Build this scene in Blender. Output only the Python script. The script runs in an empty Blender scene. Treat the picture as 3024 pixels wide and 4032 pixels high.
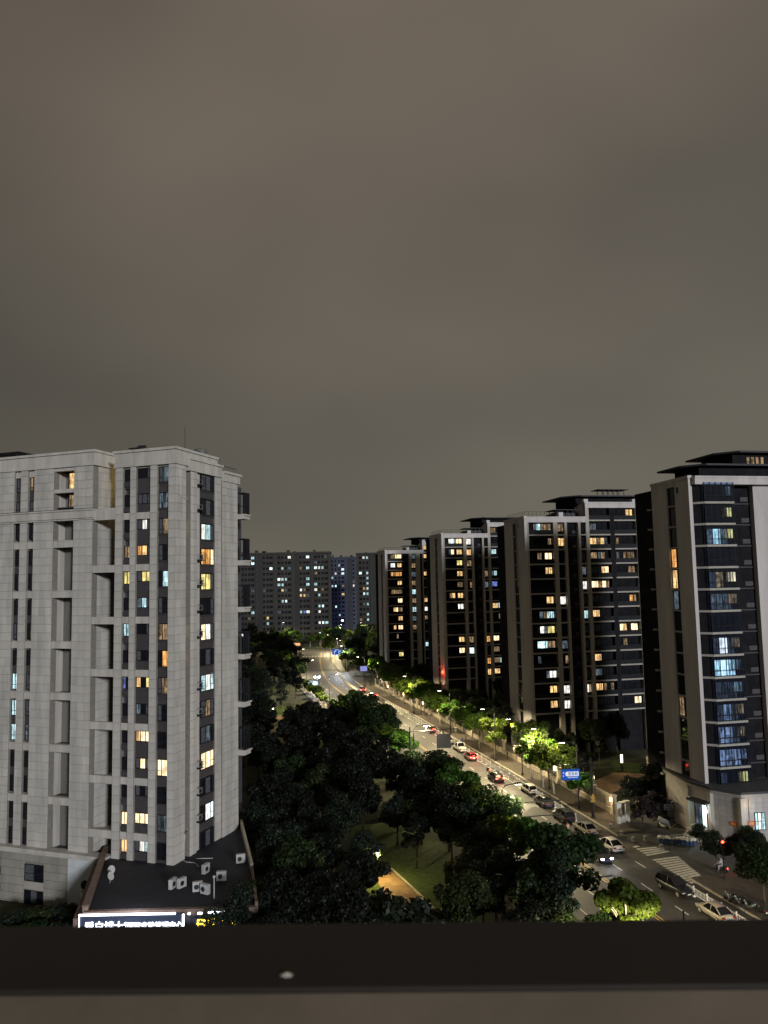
import bpy, bmesh, math, random
import numpy as np
from mathutils import Vector, Matrix

R = math.radians
sc = bpy.context.scene
COL = sc.collection
rng = random.Random(7)

# ------------------------------------------------------------------ camera
CAM_H = 36.5
FOC, PITCH, ROLL = 3030.0, R(5.3), R(1.17)
fw = Vector((0, math.cos(PITCH), math.sin(PITCH)))
r0 = Vector((1, 0, 0)); u0 = Vector((0, -math.sin(PITCH), math.cos(PITCH)))
rt = math.cos(ROLL) * r0 - math.sin(ROLL) * u0
up = math.sin(ROLL) * r0 + math.cos(ROLL) * u0
CPOS = Vector((0, 0, CAM_H))
cam = bpy.data.cameras.new('camera')
cam.sensor_fit = 'VERTICAL'; cam.sensor_height = 36.0; cam.lens = 36.0 * FOC / 4032.0
cam.clip_start = 0.05; cam.clip_end = 6000
cam.dof.use_dof = True; cam.dof.focus_distance = 120.0; cam.dof.aperture_fstop = 6.5
cam_o = bpy.data.objects.new('camera', cam); COL.objects.link(cam_o)
cam_o.matrix_world = Matrix(((rt.x, up.x, -fw.x, 0), (rt.y, up.y, -fw.y, 0), (rt.z, up.z, -fw.z, CAM_H), (0, 0, 0, 1)))
sc.camera = cam_o

# ------------------------------------------------------------------ sky: overcast night, city glow on low cloud
w = bpy.data.worlds.new('World'); sc.world = w; w.use_nodes = True
nt = w.node_tree; nt.nodes.clear()
def N(t, **k):
    n = nt.nodes.new(t)
    for a, b in k.items(): setattr(n, a, b)
    return n
wo = N('ShaderNodeOutputWorld'); bg = N('ShaderNodeBackground'); tc = N('ShaderNodeTexCoord')
mp = N('ShaderNodeMapping'); mp.inputs['Scale'].default_value = (1.0, 1.0, 1.9); mp.inputs['Rotation'].default_value = (0, R(-18), 0)
mp.inputs['Location'].default_value = (2.9, .6, .1)
nz = N('ShaderNodeTexNoise'); nz.inputs['Scale'].default_value = 1.35; nz.inputs['Detail'].default_value = 3; nz.inputs['Roughness'].default_value = .42
nt.links.new(tc.outputs['Generated'], mp.inputs['Vector']); nt.links.new(mp.outputs['Vector'], nz.inputs['Vector'])
sep = N('ShaderNodeSeparateXYZ'); nt.links.new(tc.outputs['Generated'], sep.inputs[0])
cr = N('ShaderNodeValToRGB')
e = cr.color_ramp.elements
e[0].position = .30; e[0].color = (.078, .070, .059, 1)
e[1].position = .68; e[1].color = (.150, .126, .102, 1)
m_ = e.new(.5); m_.color = (.115, .099, .081, 1)
nt.links.new(nz.outputs['Fac'], cr.inputs['Fac'])
# slightly greener and paler towards the horizon, brighter up high
er = N('ShaderNodeValToRGB'); ee = er.color_ramp.elements
ee[0].position = .0; ee[0].color = (1.12, 1.20, 1.16, 1)
ee[1].position = .75; ee[1].color = (1.06, 1.0, .97, 1)
q_ = ee.new(.22); q_.color = (.86, .90, .90, 1)
nt.links.new(sep.outputs['Z'], er.inputs['Fac'])
mx = N('ShaderNodeMixRGB', blend_type='MULTIPLY'); mx.inputs['Fac'].default_value = 1
nt.links.new(cr.outputs['Color'], mx.inputs['Color1']); nt.links.new(er.outputs['Color'], mx.inputs['Color2'])
# city glow from the east side of the sky
ax = N('ShaderNodeMapRange'); ax.inputs['From Min'].default_value = -.8; ax.inputs['From Max'].default_value = .8
ax.inputs['To Min'].default_value = .70; ax.inputs['To Max'].default_value = 1.2
nt.links.new(sep.outputs['X'], ax.inputs['Value'])
mx2 = N('ShaderNodeMixRGB', blend_type='MULTIPLY'); mx2.inputs['Fac'].default_value = 1
nt.links.new(mx.outputs['Color'], mx2.inputs['Color1']); nt.links.new(ax.outputs['Result'], mx2.inputs['Color2'])
nt.links.new(mx2.outputs['Color'], bg.inputs['Color']); bg.inputs['Strength'].default_value = 1.22
nt.links.new(bg.outputs['Background'], wo.inputs['Surface'])

# ------------------------------------------------------------------ one low, dim lamp for the glow that reaches the fronts
SUN_FROM = Vector((.45, -.89, .20)).normalized()
sl = bpy.data.lights.new('night_glow', 'SUN'); sl.energy = 2.25; sl.angle = R(6); sl.color = (.96, .97, 1.0)
so = bpy.data.objects.new('night_glow', sl); COL.objects.link(so)
so.rotation_euler = SUN_FROM.to_track_quat('Z', 'Y').to_euler()

vs = sc.view_settings
sc.display_settings.display_device = 'sRGB'
vs.view_transform = 'Standard'; vs.look = 'None'; vs.exposure = 0; vs.gamma = 1; vs.use_curve_mapping = False
sc.render.engine = 'CYCLES'
cy = sc.cycles
cy.use_denoising = True; cy.max_bounces = 5; cy.diffuse_bounces = 2; cy.glossy_bounces = 2; cy.transmission_bounces = 3
cy.transparent_max_bounces = 6; cy.sample_clamp_indirect = 3.0; cy.sample_clamp_direct = 0; cy.caustics_reflective = False; cy.caustics_refractive = False
try: cy.use_light_tree = True
except Exception: pass

# ------------------------------------------------------------------ placing: sight line through a photo pixel meets a height or a depth
def ray(u, v): return fw * FOC + rt * (u - 1512) - up * (v - 2016)
def G(u, v, z=0.0):
    d = ray(u, v); return CPOS + d * ((z - CAM_H) / d.z)
def AT(u, v, y):
    d = ray(u, v); return CPOS + d * (y / d.y)

# ------------------------------------------------------------------ materials
MATS = {}
def _nodes(name):
    m = bpy.data.materials.new(name); m.use_nodes = True
    t = m.node_tree; t.nodes.clear()
    return m, t, t.nodes, t.links
def mat(name, col, rough=.8, var=.15, scale=3.0, metal=0.0, bump=0.0, spec=.4, rand=0.0, coat=0.0, streak=False):
    if name in MATS: return MATS[name]
    m, t, n, l = _nodes(name)
    o = n.new('ShaderNodeOutputMaterial'); p = n.new('ShaderNodeBsdfPrincipled')
    p.inputs['Roughness'].default_value = rough; p.inputs['Metallic'].default_value = metal
    p.inputs['Specular IOR Level'].default_value = spec; p.inputs['Coat Weight'].default_value = coat
    tc = n.new('ShaderNodeTexCoord'); nz = n.new('ShaderNodeTexNoise')
    nz.inputs['Scale'].default_value = scale; nz.inputs['Detail'].default_value = 5; nz.inputs['Roughness'].default_value = .62
    if streak:
        mp = n.new('ShaderNodeMapping'); mp.inputs['Scale'].default_value = (1, 1, .16)
        l.new(tc.outputs['Object'], mp.inputs['Vector']); l.new(mp.outputs['Vector'], nz.inputs['Vector'])
    else: l.new(tc.outputs['Object'], nz.inputs['Vector'])
    mr = n.new('ShaderNodeMapRange'); mr.inputs['From Min'].default_value = .3; mr.inputs['From Max'].default_value = .7
    mr.inputs['To Min'].default_value = 1 - var; mr.inputs['To Max'].default_value = 1 + var
    l.new(nz.outputs['Fac'], mr.inputs['Value'])
    fac = mr.outputs['Result']
    if rand:
        gi = n.new('ShaderNodeNewGeometry'); oi = n.new('ShaderNodeObjectInfo')
        ad = n.new('ShaderNodeMath'); ad.operation = 'ADD'; l.new(gi.outputs['Random Per Island'], ad.inputs[0]); l.new(oi.outputs['Random'], ad.inputs[1])
        fr = n.new('ShaderNodeMath'); fr.operation = 'FRACT'; l.new(ad.outputs[0], fr.inputs[0])
        mr2 = n.new('ShaderNodeMapRange'); mr2.inputs['To Min'].default_value = 1 - rand; mr2.inputs['To Max'].default_value = 1 + rand
        l.new(fr.outputs[0], mr2.inputs['Value'])
        mu = n.new('ShaderNodeMath'); mu.operation = 'MULTIPLY'; l.new(fac, mu.inputs[0]); l.new(mr2.outputs['Result'], mu.inputs[1]); fac = mu.outputs[0]
    rgb = n.new('ShaderNodeMixRGB'); rgb.blend_type = 'MULTIPLY'; rgb.inputs['Fac'].default_value = 1
    rgb.inputs['Color1'].default_value = (*col, 1); l.new(fac, rgb.inputs['Color2'])
    l.new(rgb.outputs['Color'], p.inputs['Base Color'])
    if bump:
        b = n.new('ShaderNodeBump'); b.inputs['Strength'].default_value = bump; b.inputs['Distance'].default_value = .05
        l.new(nz.outputs['Fac'], b.inputs['Height']); l.new(b.outputs['Normal'], p.inputs['Normal'])
    l.new(p.outputs['BSDF'], o.inputs['Surface'])
    MATS[name] = m; return m
def emit(name, col, s):
    if name in MATS: return MATS[name]
    m, t, n, l = _nodes(name)
    o = n.new('ShaderNodeOutputMaterial'); p = n.new('ShaderNodeEmission')
    p.inputs['Color'].default_value = (*col, 1); p.inputs['Strength'].default_value = s
    l.new(p.outputs[0], o.inputs['Surface']); MATS[name] = m; return m
def lit(name, col, s, contrast=.6, fold=5.0):
    """a lit room behind curtains: uneven folds, furniture shapes, different in every window"""
    if name in MATS: return MATS[name]
    m, t, n, l = _nodes(name)
    o = n.new('ShaderNodeOutputMaterial'); p = n.new('ShaderNodeEmission')
    tc = n.new('ShaderNodeTexCoord'); oi = n.new('ShaderNodeObjectInfo')
    mu = n.new('ShaderNodeVectorMath'); mu.operation = 'SCALE'; mu.inputs[0].default_value = (37.1, 17.3, 91.7); l.new(oi.outputs['Random'], mu.inputs['Scale'])
    ad = n.new('ShaderNodeVectorMath'); ad.operation = 'ADD'; l.new(tc.outputs['Object'], ad.inputs[0]); l.new(mu.outputs[0], ad.inputs[1])
    mp = n.new('ShaderNodeMapping'); mp.inputs['Scale'].default_value = (fold, fold, .5); l.new(ad.outputs[0], mp.inputs['Vector'])
    n1 = n.new('ShaderNodeTexNoise'); n1.inputs['Scale'].default_value = 1.0; n1.inputs['Detail'].default_value = 1; l.new(mp.outputs[0], n1.inputs['Vector'])
    n2 = n.new('ShaderNodeTexVoronoi'); n2.distance = 'CHEBYCHEV'; n2.inputs['Scale'].default_value = 1.7; l.new(ad.outputs[0], n2.inputs['Vector'])
    m1 = n.new('ShaderNodeMapRange'); m1.inputs['From Min'].default_value = .35; m1.inputs['From Max'].default_value = .62; m1.inputs['To Min'].default_value = 1 - contrast; m1.inputs['To Max'].default_value = 1.15
    l.new(n1.outputs['Fac'], m1.inputs['Value'])
    sp = n.new('ShaderNodeSeparateXYZ'); l.new(n2.outputs['Color'], sp.inputs[0])
    m2 = n.new('ShaderNodeMapRange'); m2.inputs['To Min'].default_value = 1 - contrast * .8; m2.inputs['To Max'].default_value = 1.2
    l.new(sp.outputs['X'], m2.inputs['Value'])
    a = n.new('ShaderNodeMath'); a.operation = 'MULTIPLY'; l.new(m1.outputs[0], a.inputs[0]); l.new(m2.outputs[0], a.inputs[1])
    b = n.new('ShaderNodeMath'); b.operation = 'MULTIPLY'; l.new(a.outputs[0], b.inputs[0]); b.inputs[1].default_value = s
    p.inputs['Color'].default_value = (*col, 1); l.new(b.outputs[0], p.inputs['Strength'])
    l.new(p.outputs[0], o.inputs['Surface']); MATS[name] = m; return m
def leafmat(name, col, trans=.35, var=.45):
    if name in MATS: return MATS[name]
    m, t, n, l = _nodes(name)
    o = n.new('ShaderNodeOutputMaterial'); d = n.new('ShaderNodeBsdfPrincipled'); tr = n.new('ShaderNodeBsdfTranslucent'); mxs = n.new('ShaderNodeMixShader')
    d.inputs['Roughness'].default_value = .55; d.inputs['Specular IOR Level'].default_value = .3
    gi = n.new('ShaderNodeNewGeometry'); oi = n.new('ShaderNodeObjectInfo')
    h = n.new('ShaderNodeHueSaturation'); h.inputs['Color'].default_value = (*col, 1)
    mv = n.new('ShaderNodeMapRange'); mv.inputs['To Min'].default_value = 1 - var; mv.inputs['To Max'].default_value = 1 + var; l.new(gi.outputs['Random Per Island'], mv.inputs['Value'])
    mh = n.new('ShaderNodeMapRange'); mh.inputs['To Min'].default_value = .47; mh.inputs['To Max'].default_value = .53; l.new(oi.outputs['Random'], mh.inputs['Value'])
    l.new(mv.outputs[0], h.inputs['Value']); l.new(mh.outputs[0], h.inputs['Hue'])
    l.new(h.outputs[0], d.inputs['Base Color'])
    g = n.new('ShaderNodeMixRGB'); g.blend_type = 'MULTIPLY'; g.inputs['Fac'].default_value = 1; g.inputs['Color2'].default_value = (1.5, 1.5, .5, 1)
    l.new(h.outputs[0], g.inputs['Color1']); l.new(g.outputs[0], tr.inputs['Color'])
    mxs.inputs[0].default_value = trans
    l.new(d.outputs[0], mxs.inputs[1]); l.new(tr.outputs[0], mxs.inputs[2]); l.new(mxs.outputs[0], o.inputs['Surface'])
    MATS[name] = m; return m
def glassmat(name, tint=(.6, .65, .75), gloss=.12):
    if name in MATS: return MATS[name]
    m, t, n, l = _nodes(name)
    o = n.new('ShaderNodeOutputMaterial'); a = n.new('ShaderNodeBsdfTransparent'); b = n.new('ShaderNodeBsdfGlossy'); mxs = n.new('ShaderNodeMixShader')
    a.inputs['Color'].default_value = (*tint, 1); b.inputs['Roughness'].default_value = .06; mxs.inputs[0].default_value = gloss
    l.new(a.outputs[0], mxs.inputs[1]); l.new(b.outputs[0], mxs.inputs[2]); l.new(mxs.outputs[0], o.inputs['Surface'])
    MATS[name] = m; return m

STONE = mat('pale_stone', (.43, .415, .385), .85, .22, .7, bump=.15, rand=.07, streak=True)
JOINT = mat('stone_joint', (.20, .185, .165), .9, .15, 2)
TRIM = mat('cornice_stone', (.44, .42, .385), .85, .2, .8, streak=True)
BROWNPANEL = mat('louvre_panel', (.052, .046, .050), .6, .15, 2)
FRAME = mat('window_frame', (.016, .016, .019), .6, .1, spec=.1)
DARKWALL = mat('dark_wall', (.05, .05, .06), .8, .25, 1)
GLASS = mat('dark_glass', (.009, .010, .014), .05, .5, 1.2, spec=.4)
CURT = mat('curtain_glass', (.085, .09, .105), .25, .5, 3.5, spec=.5)
GREYTILE = mat('grey_tile', (.46, .44, .43), .8, .14, .6, bump=.12, streak=True)
PALE = mat('pale_pillar', (.36, .335, .30), .85, .12, 1, streak=True)
BAND = mat('slab_band', (.34, .32, .29), .85, .12, 1)
CHAR = mat('charcoal_facade', (.015, .015, .018), .9, .3, .8, spec=.03)
ROOFD = mat('roof_dark', (.016, .017, .022), .6, .2, 1)
METALD = mat('dark_metal', (.02, .02, .022), .45, .1, metal=.3)
WHITEP = mat('white_paint', (.72, .71, .68), .6, .08)
ACW = mat('ac_white', (.36, .36, .35), .55, .12)
LIT = {
 'w': lit('lit_warm', (1.0, .62, .26), 1.35), 'W': lit('lit_warm_bright', (1.0, .76, .44), 2.1, .45), 'o': lit('lit_orange', (1.0, .47, .14), 1.15),
 'y': lit('lit_yellow', (1.0, .84, .30), 1.2, .5), 'd': lit('lit_dim_warm', (1.0, .68, .38), .38, .8), 'k': lit('lit_white', (1.0, .96, .88), 1.5, .5),
 'c': lit('lit_cyan', (.62, .95, 1.0), 1.15, .6), 'C': lit('lit_cyan_bright', (.72, .97, 1.0), 1.9, .45), 'b': lit('lit_blue', (.25, .36, 1.0), .9, .7),
 'g': lit('lit_dim_cool', (.62, .80, .95), .22, .8), 'v': lit('blue_glazing_glow', (.50, .60, .80), .11, .7), 'V': lit('blue_glazing_glow_bright', (.58, .72, 1.0), .50, .85, 3),  # v and V: blue tone of the glazed bays, given off by the panes
}
LITSTRIP = {'n': GLASS, 'h': CURT}
def pane_mat(k): return LIT.get(k) or LITSTRIP.get(k, GLASS)
print('materials ready')

# ------------------------------------------------------------------ mesh helpers
class MB:
    def __init__(s): s.v = []; s.f = []
    def add(s, vs, fs):
        b = len(s.v); s.v += [tuple(q) for q in vs]; s.f += [tuple(i + b for i in f) for f in fs]; return s
    def box(s, x0, x1, y0, y1, z0, z1):
        return s.add([(x0,y0,z0),(x1,y0,z0),(x1,y1,z0),(x0,y1,z0),(x0,y0,z1),(x1,y0,z1),(x1,y1,z1),(x0,y1,z1)],
                     [(0,3,2,1),(4,5,6,7),(0,1,5,4),(1,2,6,5),(2,3,7,6),(3,0,4,7)])
    def quad(s, a, b, c, d): return s.add([a, b, c, d], [(0, 1, 2, 3)])
    def prism(s, pts, z0, z1):
        n = len(pts)
        vs = [(p[0], p[1], z0) for p in pts] + [(p[0], p[1], z1) for p in pts]
        return s.add(vs, [tuple(range(n - 1, -1, -1)), tuple(range(n, 2 * n))] + [(i, (i + 1) % n, n + (i + 1) % n, n + i) for i in range(n)])
    def tube(s, pts, rad, n=6, cap=True):
        pts = [Vector(p) for p in pts]
        if not hasattr(rad, '__len__'): rad = [rad] * len(pts)
        vs = []; fs = []
        for i, p in enumerate(pts):
            d = (pts[min(i + 1, len(pts) - 1)] - pts[max(i - 1, 0)]).normalized()
            a = d.cross(Vector((0, 0, 1)) if abs(d.z) < .9 else Vector((1, 0, 0))).normalized(); b = d.cross(a)
            for k in range(n):
                t = 2 * math.pi * k / n; vs.append(p + (a * math.cos(t) + b * math.sin(t)) * rad[i])
        for i in range(len(pts) - 1):
            for k in range(n): fs.append((i*n+k, i*n+(k+1)%n, (i+1)*n+(k+1)%n, (i+1)*n+k))
        if cap: fs += [tuple(range(n - 1, -1, -1)), tuple(range((len(pts)-1)*n, len(pts)*n))]
        return s.add(vs, fs)
    def lathe(s, prof, n=10, c=(0, 0, 0)):
        vs = []; fs = []
        for r, z in prof:
            for k in range(n):
                t = 2 * math.pi * k / n; vs.append((c[0] + r * math.cos(t), c[1] + r * math.sin(t), c[2] + z))
        for i in range(len(prof) - 1):
            for k in range(n): fs.append((i*n+k, i*n+(k+1)%n, (i+1)*n+(k+1)%n, (i+1)*n+k))
        fs += [tuple(range(n - 1, -1, -1)), tuple(range((len(prof)-1)*n, len(prof)*n))]
        return s.add(vs, fs)
    def mesh(s, name, m=None, smooth=False):
        me = bpy.data.meshes.new(name); me.from_pydata(s.v, [], s.f); me.update()
        if m: me.materials.append(m)
        if smooth:
            me.polygons.foreach_set('use_smooth', [True] * len(me.polygons))
        return me
    def build(s, name, m, parent=None, loc=None, rz=0, smooth=False):
        return link(name, s.mesh(name, m, smooth), parent, loc, rz)
def link(name, me, parent=None, loc=None, rz=0):
    o = bpy.data.objects.new(name, me); COL.objects.link(o)
    if parent: o.parent = parent
    if loc is not None: o.location = loc
    if rz: o.rotation_euler = (0, 0, rz)
    return o
def tag(o, label, cat, group=None):
    o['label'] = label; o['category'] = cat
    if group: o['group'] = group
    return o
def thing(name, label, cat, loc=(0, 0, 0), rz=0, group=None):
    o = bpy.data.objects.new(name, None); COL.objects.link(o); o.location = loc; o.rotation_euler = (0, 0, rz)
    o.empty_display_size = .2
    return tag(o, label, cat, group)
def struct(o): o['kind'] = 'structure'; return o
def stuff(o): o['kind'] = 'stuff'; return o
def copy_tree(o, parent=None):
    c = o.copy(); COL.objects.link(c); c.parent = parent
    for ch in list(o.children): copy_tree(ch, c)
    return c
def bev(o, w=.02, seg=2):
    md = o.modifiers.new('bevel', 'BEVEL'); md.width = w; md.segments = seg; md.limit_method = 'ANGLE'; return o
def lamp(parent, loc, power, col=(1, .8, .5), rad=.15, kind='POINT', spot=None, aim=None):
    d = bpy.data.lights.new('bulb', kind); d.energy = power; d.color = col; d.shadow_soft_size = rad
    if kind == 'SPOT': d.spot_size = R(spot or 120); d.spot_blend = .6
    o = bpy.data.objects.new('bulb', d); COL.objects.link(o); o.parent = parent; o.location = loc
    if aim: o.rotation_euler = Vector(aim).to_track_quat('-Z', 'Y').to_euler()
    return o

# ------------------------------------------------------------------ the setting: ground, road, pavements
GROUND = mat('soil_grass', (.035, .040, .020), .95, .5, .35, bump=.3)
ASPH = mat('asphalt', (.058, .055, .053), .6, .35, .55, bump=.10, spec=.5)
PAVE = mat('paving', (.072, .060, .048), .75, .3, 1.4, bump=.1)
KERB = mat('kerb_stone', (.42, .38, .32), .8, .2, 1.0)
MARK = mat('road_paint', (.62, .60, .55), .6, .25, 2.5)
YEL = mat('yellow_paint', (.62, .44, .12), .6, .3, 2.5)
g_ = MB(); g_.quad((-3000, -500, -.03), (3000, -500, -.03), (3000, 4000, -.03), (-3000, 4000, -.03))
struct(g_.build('ground', GROUND))

CL = [(37.3, 50), (31.5, 75), (27.1, 93), (22.8, 111), (19.3, 126), (14.2, 148), (7.6, 175), (-1, 210), (-10, 243), (-21.3, 290), (-28, 335), (-33, 385), (-36, 432)]
def _cat(P, step=4):
    out = []
    for i in range(len(P) - 1):
        p0 = Vector(P[max(i - 1, 0)]); p1 = Vector(P[i]); p2 = Vector(P[i + 1]); p3 = Vector(P[min(i + 2, len(P) - 1)])
        n = max(2, int((p2 - p1).length / step))
        for k in range(n):
            t = k / n
            out.append(.5 * ((2 * p1) + (p2 - p0) * t + (2 * p0 - 5 * p1 + 4 * p2 - p3) * t * t + (3 * p1 - p0 - 3 * p2 + p3) * t ** 3))
    out.append(Vector(P[-1])); return out
CLS = _cat(CL)
def cl(y, off=0.0):
    """point on the road's run at depth y (measured on the centre line), shifted sideways; and heading"""
    for i in range(len(CLS) - 1):
        if CLS[i].y <= y <= CLS[i + 1].y or i == len(CLS) - 2:
            a, b = CLS[i], CLS[i + 1]; t = (y - a.y) / (b.y - a.y); d = (b - a).normalized()
            p = a + (b - a) * t; n = Vector((d.y, -d.x)); q = p + n * off
            return Vector((q.x, q.y, 0)), math.atan2(-d.x, d.y)
def strip(o1, o2, y0, y1, z, step=4.0, m=None, zb=None):
    mb = m or MB(); n = max(1, int((y1 - y0) / step)); prev = None
    for i in range(n + 1):
        y = y0 + (y1 - y0) * i / n
        a, _ = cl(y, o1); b, _ = cl(y, o2)
        if prev:
            pa, pb = prev
            if zb is None: mb.quad((pa.x, pa.y, z), (pb.x, pb.y, z), (b.x, b.y, z), (a.x, a.y, z))
            else: mb.prism([(pa.x, pa.y), (pb.x, pb.y), (b.x, b.y), (a.x, a.y)], zb, z)
        prev = (a, b)
    return mb
struct(strip(-9.7, 9.7, 52, 431, 0.0).build('road', ASPH))
# cross street at the far end, and the side street with the forecourt on the right
rd = MB(); rd.quad((-130, 424, -.012), (70, 424, -.012), (70, 446, -.012), (-130, 446, -.012)); struct(rd.build('cross_street', ASPH))
pl = MB(); pl.prism([(34.3, 96.5), (60, 101), (80, 104), (80, 140), (44, 131), (37.5, 121.5), (31.5, 112)], -.03, -.006); struct(pl.build('forecourt_road', ASPH))
# pavements with kerbs
pv = strip(9.95, 14.6, 112, 330, .13, zb=-.02); pv2 = strip(9.95, 16.5, 55, 95.0, .13, zb=-.02)
struct(pv.build('pavement', PAVE)); struct(pv2.build('pavement', PAVE))
struct(strip(9.7, 9.95, 111.2, 330, .15, zb=-.02).build('kerb', KERB)); struct(strip(9.7, 9.95, 55, 95.4, .15, zb=-.02).build('kerb', KERB))
struct(strip(-12.4, -9.95, 55, 420, .12, zb=-.02).build('pavement', PAVE)); struct(strip(-9.95, -9.7, 55, 420, .14, zb=-.02).build('kerb', KERB))
# planted median at the far end and right bank of the far road
struct(strip(5.6, 6.9, 268, 400, .16, zb=-.02).build('median_kerb', KERB))
# markings: one object for each line of paint
def mark(o1, o2, y0, y1, m=MARK, nm='lane_line'):
    return struct(strip(o1, o2, y0, y1, .005, step=3).build(nm, m))
mark(-.28, -.13, 55, 420, YEL, 'centre_line'); mark(.13, .28, 55, 420, YEL, 'centre_line')
for lo in (3.55, 6.85, -3.55):
    y = 60.0
    while y < 300:
        if not (104 < y < 117 and lo > 6): mark(lo - .08, lo + .08, y, y + 2.4)
        y += 6.6 if y < 110 else 8.0
mark(-6.95, -6.80, 55, 300); mark(7.0, 7.1, 118, 300)
mark(-9.0, -0.5, 122, 122.4, MARK, 'stop_line')
for k in range(12): mark(-9 + k * 1.55, -8.3 + k * 1.55, 398, 402, MARK, 'zebra_bar')
def bar(a, b, wd, nm='zebra_bar', m=MARK, z=.006):
    a = Vector(a); b = Vector(b); d = (b - a).normalized(); n = Vector((-d.y, d.x, 0)) * wd / 2
    q = MB(); q.quad(*[(p.x, p.y, z) for p in (a - n, b - n, b + n, a + n)]); return struct(q.build(nm, m))
def lerp(a, b, t): return (a[0] + (b[0] - a[0]) * t, a[1] + (b[1] - a[1]) * t)
for k in range(12):
    t = k / 11; bar(G(*lerp((2572, 3387), (2715, 3476), t)), G(*lerp((2672, 3374), (2772, 3458), t)) if k < 11 else G(2750, 3469), .48)
for k in range(5):
    t = k / 4; bar(G(*lerp((2495, 3336), (2545, 3368), t)), G(*lerp((2570 if k else 2515, 3331), (2632, 3352), t)), .46)
# parking lines on the forecourt
for a, b, m in [((2575, 3238), (2680, 3226), MARK), ((2562, 3250), (2600, 3254), MARK), ((2636, 3263), (2684, 3228), YEL), ((2684, 3228), (2775, 3283), YEL), ((2650, 3262), (2765, 3276), YEL), ((2637, 3290), (2760, 3278), MARK), ((2630, 3300), (2725, 3290), MARK)]:
    bar(G(*a), G(*b), .14, 'parking_line', m)
# turn arrows painted on the oncoming lanes
for y, o in ((86, -1.9), (86, -5.2), (100, -1.9)):
    p, h = cl(y, o); q = MB()
    q.quad((-.09, -2, .006), (.09, -2, .006), (.09, 1, .006), (-.09, 1, .006)); q.add([(-.35, .2 + .8, .006), (.35, 1.0, .006), (0, 2.4, .006)], [(0, 1, 2)])
    struct(q.build('lane_arrow', MARK, None, p, h + math.pi))
# park: lawn, path
LAWN = mat('lawn', (.045, .075, .014), .95, .5, 1.6, bump=.5)
PATH = mat('park_path', (.24, .15, .085), .85, .3, .8, bump=.15)
def poly(name, px, z, m, zb=-.03):
    q = MB(); q.prism([(p.x, p.y) for p in (G(*a) for a in px)][::-1], zb, z); return struct(q.build(name, m))
poly('lawn', [(1380, 3250), (1560, 3240), (1760, 3330), (1990, 3700), (1500, 3760), (1400, 3560)], .02, LAWN)
poly('park_path', [(1478, 3400), (1530, 3418), (1610, 3490), (1690, 3570), (1760, 3680), (1640, 3700), (1560, 3600), (1490, 3480)], .045, PATH)
poly('path_edging', [(1530, 3416), (1545, 3420), (1705, 3568), (1780, 3680), (1762, 3680), (1690, 3570), (1610, 3489)], .10, KERB)
poly('lawn', [(1060, 2790), (1110, 2775), (1150, 2800), (1145, 2815), (1085, 2825)], .03, LAWN)
poly('park_path', [(1070, 2822), (1160, 2810), (1155, 2825), (1075, 2838)], .05, PATH)
poly('park_path', [(1225, 2985), (1250, 2980), (1275, 3040), (1270, 3080), (1245, 3080), (1248, 3030)], .05, PATH)
poly('lawn', [(1180, 2550), (1260, 2545), (1260, 2552), (1180, 2560)], .03, LAWN)
poly('lawn', [(2410, 3000), (2520, 3010), (2560, 3050), (2420, 3040)], .25, LAWN)
poly('garden_path', [(2330, 3080), (2420, 3042), (2620, 3048), (2620, 3060), (2480, 3064), (2440, 3110), (2380, 3140)], .05, PATH)

# ------------------------------------------------------------------ windows shared by all buildings
_MC = {}
def frame_mesh(w, h, cols, trans):
    k = ('f', round(w, 2), round(h, 2), tuple(cols), tuple(trans))
    if k not in _MC:
        q = MB(); t = .07; x0 = -w / 2; x1 = w / 2; d0, d1 = -.05, .09
        q.box(x0, x0 + t, d0, d1, 0, h).box(x1 - t, x1, d0, d1, 0, h).box(x0 + t, x1 - t, d0, d1, 0, t).box(x0 + t, x1 - t, d0, d1, h - t, h)
        for c in cols: q.box(x0 + w * c - t * .45, x0 + w * c + t * .45, d0 + .012, d1 - .012, t, h - t)
        for c, a, b in trans: q.box(x0 + max(w * a, t), x0 + min(w * b, w - t), d0 + .022, d1 - .022, h * c - t * .4, h * c + t * .4)
        _MC[k] = q.mesh('window_frame', FRAME)
    return _MC[k]
def pane_mesh(w, h, key):
    k = ('p', round(w, 2), round(h, 2), key)
    if k not in _MC:
        q = MB(); q.box(-w / 2 + .01, w / 2 - .01, 0, .03, .01, h - .01); _MC[k] = q.mesh('pane', pane_mat(key))
    return _MC[k]
FACE = {'f': 0.0, 's': math.pi / 2, 'l': -math.pi / 2}
def window(par, x, y, z, w, h, face='f', keys='n', cols=(), trans=(), nm='window'):
    """frame with one pane for each light; keys: one letter per pane (its state)"""
    o = link(nm, frame_mesh(w, h, cols, trans), par, (x, y, z), FACE[face])
    edges = [0.0] + list(cols) + [1.0]
    for i in range(len(edges) - 1):
        a, b = edges[i], edges[i + 1]; k = keys[i % len(keys)]
        link('pane', pane_mesh(w * (b - a), h - .04, k), o, (-w / 2 + w * (a + b) / 2, 0.02, .02))
    return o

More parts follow.
